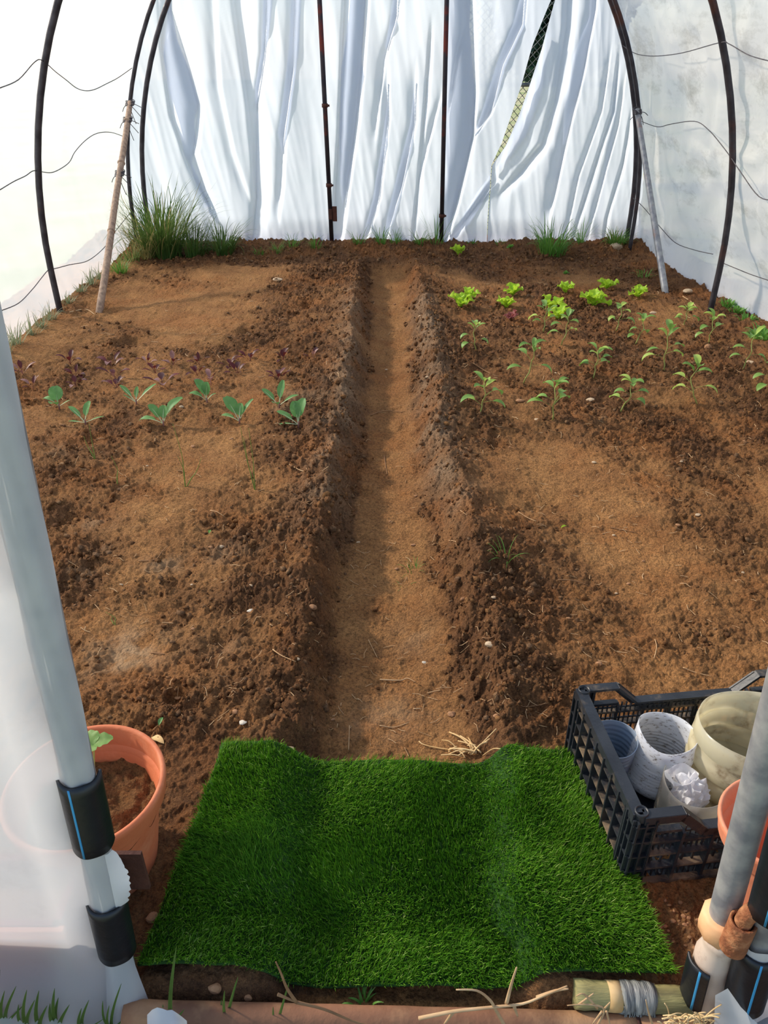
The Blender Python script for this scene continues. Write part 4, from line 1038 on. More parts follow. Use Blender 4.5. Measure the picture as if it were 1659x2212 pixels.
PEP = [((1033, 897), 78, 'pepper seedling in the front row of the right bed, nearest the path', .12), ((1194, 906), 84, 'pepper seedling in the front row, second from the path', -.02),
       ((1339, 891), 66, 'leaning pepper seedling in the front row, third from the path', .22), ((1509, 876), 86, 'tall bent pepper seedling in the front row, fourth from the path', -.28),
       ((1662, 845), 60, 'pepper seedling cut off by the right picture edge', 0.),
       ((1129, 833), 82, 'slender curved pepper seedling in the middle row, nearest the path', .18), ((1281, 814), 62, 'bushy pepper seedling in the middle row, second from the path', .05),
       ((1434, 801), 86, 'tall pepper seedling in the middle row, third from the path', -.05), ((1604, 801), 74, 'pepper seedling in the middle row, nearest the right film', .08),
       ((1029, 761), 56, 'greyish pepper seedling behind the others, nearest the path', -.12), ((1212, 747), 60, 'dark pepper seedling just in front of a lettuce', .12),
       ((1174, 718), 54, 'pepper seedling standing between two bright lettuces', 0.), ((1330, 714), 50, 'bluish green pepper seedling in the rearmost pepper row', .1),
       ((1371, 744), 52, 'leaning pepper seedling in the third row, mid right bed', .2), ((1530, 744), 54, 'pepper seedling with a round pebble at its foot', 0.),
       ((1477, 704), 38, 'smallest pepper seedling, nearest the pipe brace', .03)]
for i, (pb, hp, lb, ln) in enumerate(PEP): pepper(pb, hp, lb, 300 + i, ln, .25 + .25 * (i % 3 == 0))

def lettuce(pb, size, label, seed, m='lettuce_leaf', group='lettuces in the right bed', cat='lettuce'):
    b = ground(*pb); rs = random.Random(seed); t = empty('lettuce', b); n = rs.randint(7, 9)
    pf = lambda q: min(1, .22 + 1.3 * q) * (1 - max(0, q - .84) * 4.5) * (1 + .16 * math.sin(q * 26))
    for i in range(n):
        yw = 6.28 * i / n + rs.uniform(-.35, .35); s = size * rs.uniform(.75, 1.1)
        leaf(MB(), b + Vector((0, 0, -.004)), yw, rs.uniform(.7, 1.4), s, s * .58, rs.uniform(.5, 1.7), .12, .30, 12, .20, 3, pf, rng=rs).build('leaf', m, t, org=b)
    tag(t, label, cat, group)
for i, (pb, s, lb) in enumerate([((993, 662), .115, 'bright lettuce nearest the path, in the front lettuce row'), ((1012, 646), .10, 'lettuce just behind the front one beside the path ridge'),
        ((1107, 640), .10, 'small lettuce second from the path in the back lettuce row'), ((1093, 664), .115, 'spreading lettuce second from the path in the front lettuce row'),
        ((1189, 665), .115, 'lettuce third from the path, right behind a pepper seedling'), ((1220, 634), .10, 'lettuce third from the path in the back lettuce row'),
        ((1206, 688), .11, 'lettuce half hidden between two pepper seedlings'), ((1278, 663), .13, 'largest lettuce, fourth in the front lettuce row'),
        ((1309, 626), .10, 'yellowish lettuce fourth in the back lettuce row'), ((1378, 642), .115, 'lettuce farthest right, nearest the pipe brace'), ((992, 551), .11, 'pale lone lettuce near the back curtain')]):
    lettuce(pb, s, lb, 400 + i)
lettuce((1104, 690), .07, 'small reddish lettuce seedling among the green ones', 431, 'lettuce_red')
lettuce((1102, 534), .05, 'tiny pale seedling by the curtain right of the posts', 432, 'weed_leaf', 'weeds in the soil', 'seedling')
lettuce((1222, 592), .035, 'tiny sprout behind the back lettuce row', 433, 'weed_leaf', 'weeds in the soil', 'seedling')

def cabbage(pb, label, seed, spec, s=1.0):
    b = ground(*pb); rs = random.Random(seed); t = empty('cabbage_seedling', b)
    MB().tube([b + Vector((0, 0, -.02)), b + Vector((.002, 0, .012)), b + Vector((.003, 0, .030))], [.0045, .0042, .0035], 7).build('stem', 'beet_leaf_pale', t, org=b)
    pf = lambda q: math.sin(math.pi * min(.06 + q * .90, 1)) ** .55
    for yw, pt, L, W, dr in spec:
        l_ = leaf(MB(), b + Vector((0, 0, .012)), R(yw), pt, L * s, W * s, dr, .34, .20, 10, .03, 2, pf, rng=rs).build('leaf', 'cabbage_leaf', t, org=b)
        leaf(MB(), b + Vector((0, 0, .0128)), R(yw), pt, L * s * .86, .006, dr * .86, .3, .1, 9, 0, 1, lambda q: 1 - q * .8, petw=.9, rng=rs).build('midrib', 'cabbage_rib', l_, org=b)
    tag(t, label, 'seedling', 'cabbage seedlings in the left bed')
CAB = [((128, 883), 'rounded cabbage seedling nearest the left post, in the back cabbage row', [(110, 1.35, .13, .085, .7), (260, .9, .09, .06, .9), (165, .9, .12, .045, 1.6), (20, .5, .08, .015, .2)], 1.),
       ((295, 876), 'narrow-leaved cabbage seedling, second in the back cabbage row', [(150, .75, .15, .035, .3), (35, .65, .17, .035, .3), (80, 1.1, .10, .03, .2), (170, .6, .09, .015, .2)], 1.),
       ((447, 872), 'upright cabbage seedling with three stacked leaves, third in its row', [(150, 1.3, .15, .07, .8), (75, 1.35, .12, .06, .2), (175, .8, .12, .05, 1.2), (20, .9, .08, .015, 1.)], 1.),
       ((603, 882), 'pale silvery cabbage seedling at the right end of the back row', [(65, 1.2, .16, .05, .3), (150, .7, .15, .05, .3), (25, .55, .14, .035, .6), (250, .8, .08, .05, .6)], 1.),
       ((185, 919), 'small dull cabbage seedling leftmost in the front cabbage row', [(150, .75, .15, .04, .5), (60, 1.2, .14, .055, .5), (20, .3, .12, .02, .3), (185, .2, .10, .02, .2)], .95),
       ((353, 920), 'cabbage seedling with a big arching leaf, second in the front row', [(40, 1.05, .20, .07, 1.1), (150, .95, .14, .06, .4), (80, 1.2, .11, .06, .3), (175, .5, .15, .05, 1.2)], 1.),
       ((517, 915), 'broad dark-leaved cabbage seedling, third in the front row', [(140, 1.0, .17, .085, .5), (80, 1.1, .11, .055, .2), (35, 1.0, .16, .035, .5), (165, .5, .12, .04, .9)], 1.),
       ((644, 916), 'cabbage seedling with two rounded leaves next to the path ridge', [(110, 1.25, .14, .075, .5), (60, 1.3, .16, .07, .7), (160, .6, .15, .05, .5), (185, .2, .11, .02, .4)], 1.)]
for i, (pb, lb, sp, s) in enumerate(CAB): cabbage(pb, lb, 500 + i, sp, s * .84)

ORD = ['first', 'second', 'third', 'fourth', 'fifth', 'sixth', 'seventh', 'eighth', 'ninth']
def beet(pb, label, seed, s=1.0, pale=.3):
    b = ground(*pb); rs = random.Random(seed); t = empty('beet_seedling', b); n = rs.randint(4, 6)
    for i in range(n):
        leaf(MB(), b + Vector((0, 0, -.004)), 6.28 * i / n + rs.uniform(-.6, .6), rs.uniform(.6, 1.35), rs.uniform(.07, .125) * s, rs.uniform(.020, .036) * s, rs.uniform(.4, 1.7), .42, .2, 8, .03, 1, petw=.10, rng=rs).build('leaf', 'beet_leaf_pale' if rs.random() < pale else 'beet_leaf', t, org=b)
    tag(t, label, 'seedling', 'red beet seedlings in the left bed')
for row, xs in (('rear', [(152, 787), (243, 789), (319, 788), (375, 787), (431, 789), (497, 793), (540, 780), (612, 780), (675, 771)]), ('middle', [(50, 810), (163, 813), (250, 816), (336, 806), (427, 813), (512, 806), (601, 819)]), ('front', [(72, 839), (165, 837), (252, 837), (351, 833), (456, 831)])):
    for i, p in enumerate(xs):
        beet(p, f'red-leaved beet seedling, {ORD[i]} from the left in the {row} beet row', 600 + i * 7 + len(row), 1.15 if p in ((243, 789), (250, 816), (351, 833), (456, 831)) else .9, .55 if p in ((351, 833), (456, 831), (375, 787)) else .2)

def sprout(pb, tips, label, name='onion_sprout', m='onion_blade', r=.0024, cat='sprout', group='onion sprouts in the left bed'):
    b = ground(*pb); t = empty(name, b)
    for tx, ty in tips:
        e = dp(tx, ty, b.y + .03); mid = b.lerp(e, .5) + Vector((.012 * math.sin(tx), .01, 0)); MB().tube(smooth_path([b + Vector((0, 0, -.012)), b.lerp(mid, .5), mid, e], 4), [r * (1.25 - .9 * i / 12) for i in range(13)], 6).build('blade', m, t, org=b)
    tag(t, label, cat, group)
sprout((205, 990), [(192, 915), (181, 942)], 'thin onion sprout below the leftmost front cabbage seedling')
sprout((253, 1048), [(240, 985)], 'single-bladed onion sprout leftmost in the lower row')
sprout((400, 1051), [(373, 915), (384, 985), (435, 988)], 'long thin onion sprout bent under the arching cabbage leaf')
sprout((551, 1059), [(519, 922), (537, 925), (527, 945)], 'tallest onion sprout, nearest the path ridge')
sprout((248, 1352), [(228, 1322), (243, 1330), (262, 1345)], 'tiny yellow green weed sprout near the pale soil patch', 'weed_sprout', 'onion_blade', .0016, 'weed', 'weeds in the soil')

# grass tufts
def tuft(pb, h, n, spread, m, label, seed, name='grass_tuft', w=.006, base=None, group='grass tufts along the film', lean=(0, 0), dry=0):
    b = base or ground(*pb); rs = random.Random(seed); t = empty(name, b)
    def blades(k, mt, nm):
        mb = MB()
        for i in range(k):
            a = rs.random() * 6.283; r0 = spread * .35 * math.sqrt(rs.random()); p = b + Vector((r0 * math.cos(a), r0 * math.sin(a), -.015)); L = h * rs.uniform(.45, 1.1)
            yw = a + rs.uniform(-.6, .6); pt = R(rs.uniform(52, 88)); leaf(mb, p, yw, pt, L, w * rs.uniform(.7, 1.3), rs.uniform(.3, 2.3) * min(1.2, spread / max(h, .01) * 1.5), 0, .12, 7, 0, 1, lambda q: (1 - q) ** .6 * .95 + .05, rng=rs)
            if lean[0] or lean[1]:
                for j in range(len(mb.v) - 24, len(mb.v)):
                    v = mb.v[j]; dz = max(0, v[2] - b.z); mb.v[j] = (v[0] + lean[0] * dz, v[1] + lean[1] * dz, v[2])
        outside = b.x < float(wall_x(b.y, 0, -1))
        for j, v in enumerate(mb.v):                       # blades bend along the film instead of through it
            wx_ = float(A0 * math.sqrt(max(0, 1 - (max(v[2] - Z0, 0) / B0) ** 2)) + .035)
            x = min(v[0], -wx_ - .05) if outside else max(v[0], -wx_ + .02)
            mb.v[j] = (x, min(v[1], 7.40) if b.y > 5 and not outside else v[1], v[2])
        mb.build(nm, mt, t, org=b)
    blades(n, m, 'blades')
    if dry: blades(dry, 'grass_dry', 'dry_blades')
    tag(t, label, 'grass', group)
tuft((352, 552), .70, 340, .46, 'grass_dark', 'large tall grass clump in the left rear corner', 700, w=.012, dry=40)
tuft((312, 556), .46, 70, .22, 'grass_dry', 'yellowish tall grass between the two left rear hoops', 701, w=.010)
tuft((415, 552), .40, 120, .36, 'grass_dark', 'drooping grass beside the large clump, over a pine cone', 702, w=.010)
tuft((478, 545), .34, 150, .34, 'grass_dark', 'dark grass clump in front of the curtain, left of the posts', 703, w=.010, lean=(.2, 0))
tuft((1192, 540), .36, 120, .34, 'grass_fresh', 'arching grass clump by the curtain, right of the posts', 704, w=.011)
tuft((1330, 526), .22, 130, .24, 'grass_fresh', 'dense short grass beside the right rear hoop leg', 705, w=.008, dry=30)
tuft((1254, 527), .26, 22, .10, 'weed_leaf', 'slender upright weed between two right rear grass clumps', 706, w=.008)
tuft((940, 526), .42, 22, .16, 'grass_fresh', 'tall sparse grass left of the right end post', 707, w=.007)
tuft((908, 526), .17, 40, .14, 'grass_fresh', 'short grass tuft left of the tall sparse grass', 708, w=.008)
for i, (x, y, h) in enumerate([(560, 535, .08), (600, 533, .10), (632, 531, .12), (682, 531, .11), (775, 528, .12), (822, 527, .14), (855, 526, .12), (1020, 526, .06), (1080, 527, .05)]):
    tuft((x, y), h * 1.5, 34, .14, 'grass_fresh', f'short green grass tuft at the curtain foot, {ORD[i]} of nine from the left', 720 + i, w=.007, group='short tufts at the curtain foot')
tuft((258, 588), .18, 60, .2, 'grass_fresh', 'green grass behind the foot of the cane brace', 740, w=.007)
tuft((284, 562), .26, 45, .2, 'grass_dark', 'grass against the left film next to the rear corner', 741, w=.007, dry=20)
for i, (x, y, h) in enumerate([(30, 762, .20), (52, 742, .20), (78, 722, .16), (100, 706, .15), (122, 690, .16), (160, 655, .12), (190, 632, .12), (212, 615, .20), (232, 602, .14)]):
    g = ground(x, y); b = Vector((float(wall_x(g.y, 0, -1)) + .05, g.y, .0)); b.z = Hs(b.x, b.y)
    tuft(None, h, 34, .10, 'grass_grey', f'grey green grass tuft pressed against the left film foot, {ORD[i]} from the picture edge', 750 + i, w=.007, base=b, group='grass pressed against the left film')
tuft((1648, 728), .10, 70, .22, 'weed_leaf', 'leafy green weed clump at the right film foot, by the picture edge', 770, 'weed_clump', .022, group='weeds along the right film')
for i, (x, y) in enumerate([(1572, 660), (1592, 674), (1612, 690)]):
    tuft((x, y), .06, 40, .16, 'weed_leaf', 'low clover-like weed patch along the right film foot, ' + ['behind the nearest hoop leg', 'middle one of three', 'nearest the leafy weed clump'][i], 771 + i, 'weed_clump', .016, group='low weeds along the right film')
tuft((1390, 600), .16, 14, .12, 'weed_leaf', 'thin straggling weed beside the pipe brace', 775, 'weed_clump', .010, group='weeds along the right film')
tuft((1090, 1215), .11, 12, .07, 'grass_fresh', 'few green grass blades on the bed side of the right ridge', 780, w=.004, group='weeds in the soil')
tuft((895, 1232), .07, 20, .07, 'grass_fresh', 'thin green weeds growing in the path', 781, w=.003, group='weeds in the soil')
tuft((873, 1262), .05, 10, .05, 'grass_fresh', 'faint green sprout in the path, left of the thin weeds', 782, w=.003, group='weeds in the soil')

# strawberry leaf in the left pot
def strawberry():
    b = Vector((POT.x + .005, POT.y + .02, .19)); t = empty('strawberry_plant', b); e = dp(203, 1608, b.y + .03)
    MB().tube(smooth_path([b, b.lerp(e, .5) + Vector((0, 0, .015)), e], 5), .0018, 6).build('stem', 'pepper_stem', t, org=b)
    for yw in (20, 130, 250):
        leaf(MB(), e, R(yw), .25, .040, .036, .5, .06, .15, 10, .05, 3, lambda q: math.sin(math.pi * min(.1 + q * .88, 1)) ** .6 * (1 + .10 * math.sin(q * 55)), rng=random.Random(3)).build('leaf', 'strawberry_leaf', t, org=b)
    tag(t, 'toothed strawberry leaf growing in the left terracotta pot', 'plant')
strawberry()

# grass in front of the doorway
def fgrass(pb, blades, label, seed, w=.007, m='grass_dark'):
    b = gp(pb[0], pb[1], -.045); t = empty('grass_tuft', b); rs = random.Random(seed)
    for tx, ty in blades:
        e = dp(tx, ty, b.y - rs.uniform(0, .03)); P = []
        for i in range(9):
            s = i / 8; p = b.lerp(e, s) + Vector((0, -.012 * math.sin(s * 3.14), .012 * math.sin(s * 3.14))); ww = w * (1 - s) ** .55 * .5 + .0004
            P.append([p + Vector((-ww, 0, 0)), p + Vector((0, ww * .6, 0)), p + Vector((ww, 0, 0))])
        MB().grid(P).build('blade', m, t, org=b)
    tag(t, label, 'grass', 'grass before the doorway')
for i, (px, h_) in enumerate([(30, .05), (105, .045), (190, .045), (275, .04)]):
    tuft(None, h_, 26, .09, 'grass_dark', f'low dark grass in front of the left film, {ORD[i]} from the picture corner', 795 + i, w=.006, base=gp(px, 2222, -.045), group='grass before the doorway')
fgrass((12, 2215), [(0, 2095), (35, 2130), (10, 2140), (50, 2172)], 'grass stalks at the lower left picture corner', 1, .008)
fgrass((60, 2222), [(58, 2138), (75, 2160), (40, 2170)], 'short grass against the left film, second from the corner', 2, .009)
fgrass((88, 2225), [(84, 2140), (102, 2172)], 'stubby dark blades against the left film, third from the corner', 3, .010)
fgrass((128, 2222), [(118, 2135), (126, 2155), (150, 2170), (108, 2168)], 'leafy grass tuft in front of the left film', 4, .010)
fgrass((178, 2222), [(176, 2178), (192, 2160), (225, 2200)], 'dark blade pair in front of the left film', 5, .008)
fgrass((240, 2222), [(236, 2172), (262, 2125), (222, 2162), (280, 2190)], 'grass at the foot of the left door post', 6, .006)
fgrass((368, 2215), [(381, 2045), (352, 2170), (398, 2180)], 'single tall grass blade before the mat corner', 7, .009)
fgrass((490, 2205), [(514, 2110), (485, 2140), (478, 2160)], 'upright green shoots before the threshold tube', 8, .007)
fgrass((598, 2215), [(625, 2120), (590, 2175)], 'bent grass blade crossing the threshold tube', 9, .006)
tuft((780, 2165), .04, 24, .06, 'weed_leaf', 'small green weed between the mat and the threshold tube', 790, w=.006, group='grass before the doorway', base=gp(782, 2162, -.01))

# ------------------------------------------------------------------ stones, twigs and litter
def stone(pb, r, m, label, seed, flat=.6, group='stones on the soil', name='stone', cat='stone'):
    b = ground(*pb); rs = np.random.RandomState(seed); bm_ = bmesh.new(); bmesh.ops.create_icosphere(bm_, subdivisions=2, radius=1); vs = []
    ax = np.array([1.2, .9, flat]) * (.85 + .3 * rs.rand(3)); pl = rs.randn(6, 3); pl /= np.linalg.norm(pl, axis=1)[:, None]
    for v in bm_.verts:
        p = np.array(v.co[:])
        for q in pl:
            dd = p @ q
            if dd > .72: p = p - q * (dd - .72)
        vs.append(b + Vector(tuple(p * ax * r)) + Vector((0, 0, r * flat * .35)))
    o = MB().add(vs, [[v.index for v in f.verts] for f in bm_.faces]).build(name, m, org=b, smooth=False); bm_.free(); tag(o, label, cat, group)
    return o
for i, (p, r, m, lb, fl) in enumerate([((1058, 1402), .016, 'stone_pale', 'largest pale flat stone, on the right ridge of the path', .5), ((676, 1308), .014, 'stone_tan', 'rounded cream stone on the left ridge of the path', .7),
        ((541, 1318), .011, 'chip_white', 'grey white chip lying on the near left bed', .4), ((541, 1271), .010, 'stone_pale', 'cream chip just behind the grey white chip', .4),
        ((525, 1565), .011, 'chip_white', 'white chip nearest the grass mat, on the left', .4), ((508, 1540), .010, 'stone_tan', 'tan stone just behind the white chip near the mat', .6),
        ((976, 1544), .012, 'stone_tan', 'brown stone lying in the path near the mat', .7), ((1001, 1283), .009, 'stone_tan', 'tan pebble on the right ridge, left of its twin', .7),
        ((1068, 1288), .009, 'stone_pale', 'pale pebble on the right ridge, right of its twin', .7), ((916, 1430), .007, 'chip_white', 'small white chip on the path floor', .5),
        ((1294, 1436), .011, 'stone_tan', 'tan stone behind the crate', .7), ((1228, 1335), .008, 'stone_tan', 'small reddish stone on the smooth right bed', .6),
        ((1274, 867), .022, 'stone_pale', 'pale stone between front and middle pepper rows', .5), ((1124, 867), .018, 'stone_tan', 'tan stone left of the front pepper row', .6),
        ((1529, 754), .022, 'stone_tan', 'round pebble at the foot of a pepper seedling', .9), ((1411, 675), .022, 'stone_pale', 'flat pale pebble near the smallest pepper seedling', .5),
        ((1330, 532), .060, 'stone_pale', 'large pale stone in the grass at the right rear hoop', .7), ((600, 607), .035, 'stone_pale', 'pale stone far back on the left bed', .5),
        ((1485, 636), .03, 'stone_pale', 'pale stone between the pipe brace and the hoop leg', .6), ((1622, 781), .028, 'stone_pale', 'flat pale stone by the pepper nearest the right film', .35),
        ((1160, 906), .014, 'stone_pale', 'pale chip in front of the front pepper row', .4), ((463, 2134), .012, 'stone_tan', 'rounded stone under the near left mat edge', 1.0), ((534, 2142), .008, 'stone_tan', 'smaller stone under the mat edge, right of the rounded one', .8),
        ((330, 1985), .014, 'stone_tan', 'stone wedged between the left pot and the mat', .7), ((624, 1622), .016, 'stone_pale', 'cream stone at the far left edge of the mat', .7)]):
    stone(p, r, m, lb, 800 + i, fl)
rs = random.Random(12)
for i in range(46):
    p = (rs.uniform(150, 1640), rs.uniform(600, 1560))
    if 1200 < p[0] and p[1] > 1440: continue
    if p[0] < 250 and p[1] > 900: continue
    d = gp(*p).y; stone(p, rs.uniform(.0025, .0055) * (1 + .35 * d), rs.choice(['stone_tan', 'stone_pale', 'stone_tan']), 'small pebble half sunk in the soil', 900 + i, .6, 'tiny pebbles scattered on the soil', 'pebble')
for i in range(30):                                                    # pebbles in the shaded soil right of the mat
    p = (rs.uniform(1405, 1530), rs.uniform(1940, 2070)); stone(p, rs.uniform(.002, .0055), rs.choice(['stone_tan', 'stone_tan', 'twig']), 'small pebble in the dark soil right of the mat', 950 + i, .7, 'pebbles right of the mat', 'pebble')
def twig(pts, r, m, label, group='dry twigs on the soil', name='twig', z=.004, cat='twig'):
    P = []
    for px, py in pts:
        g = ground(px, py); P.append(g + Vector((0, 0, z)))
    P = smooth_path(P, 4); n = len(P)
    o = MB().tube(P, [r * (1.1 - .6 * i / n) for i in range(n)], 6).build(name, m, org=P[0]); tag(o, label, cat, group)
for pts, r, m, lb in [([(737, 1520), (728, 1570)], .0016, 'pale_twig', 'short straw at the left path edge near the mat'), ([(755, 1570), (753, 1620)], .0018, 'pale_twig', 'upright straw lying in the path by the mat'),
        ([(820, 1571), (850, 1570), (884, 1560)], .0016, 'pale_twig', 'long pale straw across the path near the mat'), ([(820, 1470), (865, 1473), (880, 1468), (897, 1476)], .0022, 'pale_twig', 'curled pale leaf strip across the middle of the path'),
        ([(796, 1385), (815, 1422)], .0016, 'pale_twig', 'thin slanting straw on the left of the path'), ([(893, 1533), (910, 1532)], .0018, 'pale_twig', 'short chip of straw beside the long pale straw'),
        ([(300, 1215), (335, 1212), (350, 1195), (362, 1180)], .0022, 'twig', 'forked brown twig on the near left bed'), ([(590, 1410), (610, 1425), (640, 1438)], .0018, 'pale_twig', 'pale bent twig on the left ridge slope'),
        ([(325, 1412), (355, 1416), (390, 1420)], .0020, 'twig', 'brown twig beside the clods of the near left bed'), ([(970, 1168), (984, 1172), (985, 1184)], .0022, 'pale_twig', 'pale hooked twig on the right ridge'),
        ([(1120, 1103), (1140, 1115), (1158, 1128)], .0018, 'pale_twig', 'curved straw by the scrape on the right bed'), ([(1320, 1140), (1345, 1147), (1375, 1153)], .0020, 'twig', 'long brown twig on the smooth right bed'),
        ([(1050, 1135), (1052, 1150)], .0016, 'pale_twig', 'tiny straw on the bed side of the right ridge'), ([(1205, 1255), (1240, 1258), (1275, 1268)], .0020, 'twig', 'dark twig lying on the right bed, left part'),
        ([(1110, 1330), (1130, 1345), (1158, 1380)], .0018, 'twig', 'bent twig right of the largest pale stone'), ([(1040, 1390), (1060, 1380), (1070, 1372)], .0016, 'twig', 'short twig behind the largest pale stone'),
        ([(1095, 1505), (1130, 1520), (1185, 1522)], .0018, 'twig', 'long thin twig on the bed left of the crate'), ([(1415, 1380), (1418, 1400), (1412, 1425)], .0015, 'pale_twig', 'upright straw behind the crate'),
        ([(1475, 1443), (1500, 1452), (1535, 1463)], .0016, 'pale_twig', 'straw lying just behind the crate rim'), ([(995, 1100), (1008, 1110)], .0016, 'pale_twig', 'small straw where the right ridge bends'),
        ([(455, 1105), (470, 1112), (485, 1118)], .0018, 'pale_twig', 'small pale twig on the left bed, mid way'), ([(625, 1005), (650, 1018), (663, 1020), (660, 1010)], .0024, 'pale_twig', 'hooked pale twig beside the left ridge'),
        ([(830, 985), (832, 1000), (836, 1025)], .003, 'twig', 'thin root standing in the path, mid way'), ([(800, 897), (830, 890), (870, 892)], .003, 'twig', 'faint curved root across the path'),
        ([(1022, 792), (1045, 800), (1070, 812), (1085, 814)], .004, 'twig', 'long pale root left of the slender curved pepper'), ([(1040, 725), (1052, 735), (1050, 748)], .0035, 'pale_twig', 'arched rootlet behind the greyish pepper'),
        ([(705, 858), (680, 880), (700, 868)], .003, 'twig', 'forked twig on the left ridge slope, mid way'), ([(130, 918), (160, 925), (182, 922)], .003, 'twig', 'dark twig left of the dull front cabbage'),
        ([(150, 675), (185, 668), (205, 682)], .004, 'pale_twig', 'straw between the hoop leg and the cane brace'), ([(1475, 640), (1495, 655), (1505, 668)], .004, 'pale_twig', 'straw right of the pipe brace foot')]:
    twig(pts, r, m, lb)
def bundle():
    b = ground(1010, 1632); t = empty('straw_bundle', b); rs = random.Random(8)
    for i in range(20):
        a0 = (rs.uniform(985, 1045), rs.uniform(1612, 1640)); a1 = (a0[0] + rs.uniform(-60, 45), a0[1] + rs.uniform(-38, 14)); p = ground(*a0); q = ground(*a1)
        MB().tube(smooth_path([p + Vector((0, 0, .006 + .012 * rs.random())), p.lerp(q, .5) + Vector((0, 0, .012 + .012 * rs.random())), q + Vector((0, 0, .006 + .008 * rs.random()))], 4), .0013 + .0012 * rs.random(), 6).build('stalk', 'dry_straw', t, org=b)
    p = [ground(x, y) + Vector((0, 0, .006)) for x, y in ((1030, 1628), (985, 1625), (945, 1618), (915, 1612), (905, 1604))]; MB().tube(smooth_path(p, 4), .0016, 6).build('stalk', 'dry_straw', t, org=b)
    tag(t, 'small heap of pale dry straw at the far edge of the mat', 'straw')
bundle()
def roots(name, strands, r, m, label, d, cat='root'):
    P0 = dp(*strands[0][0], d); b = P0.copy(); t = empty(name, b)
    for s in strands:
        pts = smooth_path([dp(x, y, d - .002 * i) for i, (x, y) in enumerate(s)], 4); n = len(pts); MB().tube(pts, [r * (1.1 - .75 * i / n) for i in range(n)], 6).build('strand', m, t, org=b)
    tag(t, label, cat, 'dry roots at the doorway')
roots('dry_root', [[(1090, 2215), (1070, 2180), (1058, 2160), (1030, 2140), (985, 2138)], [(1094, 2168), (1105, 2125), (1116, 2090)]], .0034, 'pale_twig', 'pale dry stalk rising across the threshold tube, mid way', .715)
roots('dry_root', [[(905, 2200), (980, 2185), (1060, 2176), (1130, 2168), (1180, 2148), (1225, 2130)], [(1160, 2155), (1200, 2140), (1228, 2136)], [(1110, 2172), (1118, 2195)], [(980, 2185), (960, 2212)]], .0036, 'pale_twig', 'long brown root running along the threshold tube', .715)
roots('dry_root', [[(1290, 2215), (1305, 2180), (1270, 2170), (1225, 2172)], [(1305, 2180), (1318, 2165)], [(1290, 2178), (1262, 2148), (1245, 2152)], [(1250, 2170), (1282, 2146)], [(1310, 2185), (1318, 2215)], [(1300, 2185), (1280, 2212)]], .0022, 'pale_twig', 'tangle of thin roots in front of the timber pole', .715)
roots('dry_root', [[(640, 2165), (620, 2135), (608, 2105), (596, 2078)], [(640, 2165), (700, 2180), (760, 2205), (800, 2215)], [(600, 2148), (640, 2165)]], .0030, 'twig', 'forked brown root before the left half of the mat', .715)
roots('dry_root', [[(1410, 2215), (1402, 2190), (1395, 2160)]], .0022, 'pale_twig', 'thin upright root before the wrapped timber pole', .715)
def fibres():
    b = dp(1475, 2205, .72); t = empty('fibre_clump', b); rs = random.Random(3); m = MB()
    for i in range(70):
        p = dp(rs.uniform(1430, 1530), rs.uniform(2192, 2225), rs.uniform(.70, .735)); q = p + Vector((rs.uniform(-.03, .03), rs.uniform(-.015, .01), rs.uniform(-.006, .03)))
        m.tube(smooth_path([p, p.lerp(q, .5) + Vector((0, 0, .006)), q], 3), .0008 + .0009 * rs.random(), 5)
    m.build('fibres', 'dry_straw', t, org=b); tag(t, 'golden dry fibre clump at the foot of the right door post', 'straw')
fibres()
def scrap():
    top = [2192, 2182, 2176, 2178, 2183, 2182, 2188, 2196, 2206]; P = []
    for i in range(9):
        P.append([dp(318 + 86 * i / 8, top[i] + (2216 - top[i]) * j / 5, .700 - .004 * j) + Vector((0, 0, .0012 * math.sin(i * 1.7 + j))) for j in range(6)])
    o = MB().grid(P).build('film_scrap', 'white_film_scrap', org=P[0][0]); tag(o, 'torn scrap of white film before the left door post', 'film scrap')
scrap()
def pine_cone():
    b = ground(402, 552); t = empty('pine_cone', b); m = MB(); r = .035
    MB().lathe([(.002, 0), (r * .6, .006), (r * .85, .03), (r * .7, .055), (r * .35, .075), (.002, .085)], 16, Matrix.Translation(b)).build('core', 'pine_cone', t, org=b)
    for k in range(6):
        for j in range(9):
            a = j * .698 + k * .35; z = .008 + .012 * k; rr = r * (.75 + .35 * math.sin((k + 1) / 7 * 3.14)); c = b + Vector((rr * math.cos(a), rr * math.sin(a), z))
            m.box(c, (.016, .012, .006), Matrix.Rotation(a, 3, 'Z') @ Matrix.Rotation(-.5, 3, 'Y'))
    m.build('scales', 'pine_cone', t, org=b, smooth=False); tag(t, 'brown pine cone lying under the left rear grass', 'pine cone')
pine_cone()
def litter_leaf(pb, L, W, m, label, seed):
    b = ground(*pb) + Vector((0, 0, .008)); rs = random.Random(seed); o = leaf(MB(), b, rs.random() * 6, .35, L, W, .9, .1, .3, 8, .04, 2, rng=rs).build('dead_leaf', m, org=b); tag(o, label, 'leaf', 'fallen leaves on the soil')
litter_leaf((328, 1598), .05, .02, 'dry_straw', 'withered pale leaf right behind the left pot', 2)
litter_leaf((345, 1578), .03, .012, 'cabbage_leaf', 'small green leaf scrap behind the left pot', 3)
litter_leaf((1224, 1142), .035, .011, 'lettuce_leaf', 'small pale yellow leaf standing on the smooth right bed', 5)
litter_leaf((455, 1150), .03, .012, 'weed_leaf', 'tiny green leaf on the left bed clods', 6)

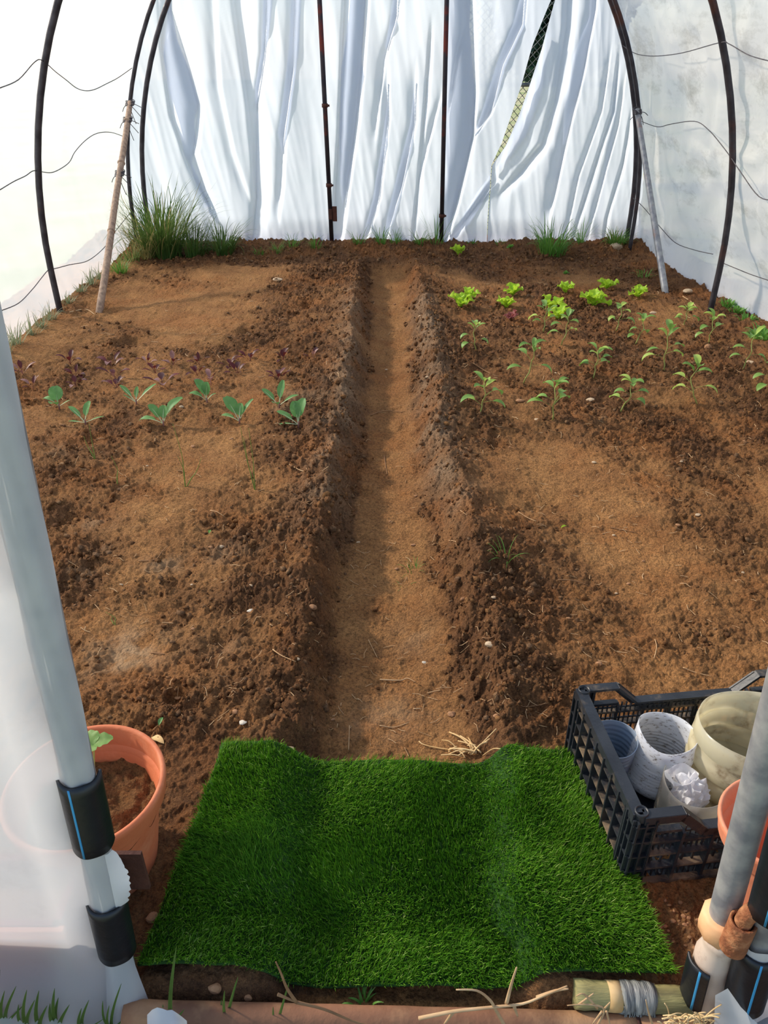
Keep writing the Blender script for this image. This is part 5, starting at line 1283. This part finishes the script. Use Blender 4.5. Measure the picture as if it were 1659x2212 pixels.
def fibre_litter():
    rs = random.Random(21); m = MB(); k = 0
    while k < 620:
        px, py = rs.uniform(60, 1650), 600 + 1000 * rs.random() ** .8
        if (px > 1210 and py > 1440) or (px < 330 and py > 1450) or (px < 40 + (py - 700) * .2): continue
        g = gp(px, py)
        if abs(g.x) > 2.15: continue
        a = rs.random() * 6.28; L = rs.uniform(.008, .028) * (1 + .25 * g.y); c = rs.uniform(-.5, .5); P = []
        for s_ in (0, .5, 1):
            x = g.x + L * s_ * math.cos(a + c * s_); y = g.y + L * s_ * math.sin(a + c * s_); P.append((x, y))
        z = H(np.array([q[0] for q in P]), np.array([q[1] for q in P])); k += 1
        m.tube([(q[0], q[1], zz_ + .003 + .002 * rs.random()) for q, zz_ in zip(P, z)], .0006 + .00035 * g.y * rs.random(), 4, cap=False)
    o = m.build('root_fibres', 'pale_twig'); tag(o, 'fine dry rootlets and fibres littering the soil', 'litter', kind='stuff')
fibre_litter()

# ------------------------------------------------------------------ outside, seen through the slit
def fence():
    y = 9.3; t = empty('chain_link_fence', (2.6, y, -.22)); o = Vector((2.6, y, -.22)); m = MB(); s = .075; x0, x1, h = .7, 2.5, 2.6
    n = int((x1 - x0) / s); k = int(h / s)
    for i in range(-k, n):
        for sg in (1, -1):
            a = []
            for j in (0, k):
                a.append((i + (j if sg > 0 else k - j)))
            xa, xb = x0 + a[0] * s, x0 + a[1] * s; za, zb = 0., k * s
            # clip to the panel
            def cl(xa, za, xb, zb):
                if xa > xb: xa, za, xb, zb = xb, zb, xa, za
                if xb <= x0 or xa >= x1: return None
                if xa < x0: za = za + (zb - za) * (x0 - xa) / (xb - xa); xa = x0
                if xb > x1: zb = za + (zb - za) * (x1 - xa) / (xb - xa); xb = x1
                return xa, za, xb, zb
            c = cl(xa, za, xb, zb)
            if c and abs(c[2] - c[0]) > .01: m.tube([(c[0], y + .004 * sg, c[1] - .22), (c[2], y + .004 * sg, c[3] - .22)], .0045, 4, cap=False)
    m.build('mesh', 'fence_wire', t, org=o)
    for z in (dp(1130, 183, y).z, 2.36): MB().tube([(x0, y, z), (x1, y, z)], .02, 8).build('rail', 'fence_wire', t, org=o)
    for x in (x0, x1): MB().tube([(x, y, -.22), (x, y, 2.4)], .03, 8).build('post', 'fence_wire', t, org=o)
    tag(t, 'chain-link fence seen through the torn slit of the curtain', 'fence')
fence()
def tree():
    base = Vector((2.75, 13.5, -.22)); t = empty('dark_tree', base); rs = np.random.RandomState(2)
    MB().tube([base, base + Vector((.05, 0, 1.2)), base + Vector((.1, 0, 2.8))], [.16, .13, .08], 10).build('trunk', 'bark', t, org=base)
    n = 5200; p = rs.randn(n, 3); p /= np.linalg.norm(p, axis=1)[:, None]; p *= (rs.rand(n, 1) ** .4); p = p * np.array([1.1, .9, 1.5]) + np.array([-.1, 0, 2.7])
    p[:, 2] = np.maximum(p[:, 2], 1.36 + .10 * rs.rand(n))
    a = rs.randn(n, 3); a /= np.linalg.norm(a, axis=1)[:, None]; b = np.cross(a, rs.randn(n, 3)); b /= np.linalg.norm(b, axis=1)[:, None]; s = .11
    V = np.stack([p - a * s, p + b * s * .5, p + a * s, p - b * s * .5], 1).reshape(-1, 3); k = np.arange(n) * 4
    f = np_mesh('crown', V, quads=np.stack([k, k + 1, k + 2, k + 3], 1), m='tree_leaf', parent=t, smooth=False); f['kind'] = 'stuff'
    tag(t, 'dark green tree behind the fence, glimpsed through the slit', 'tree')
tree()
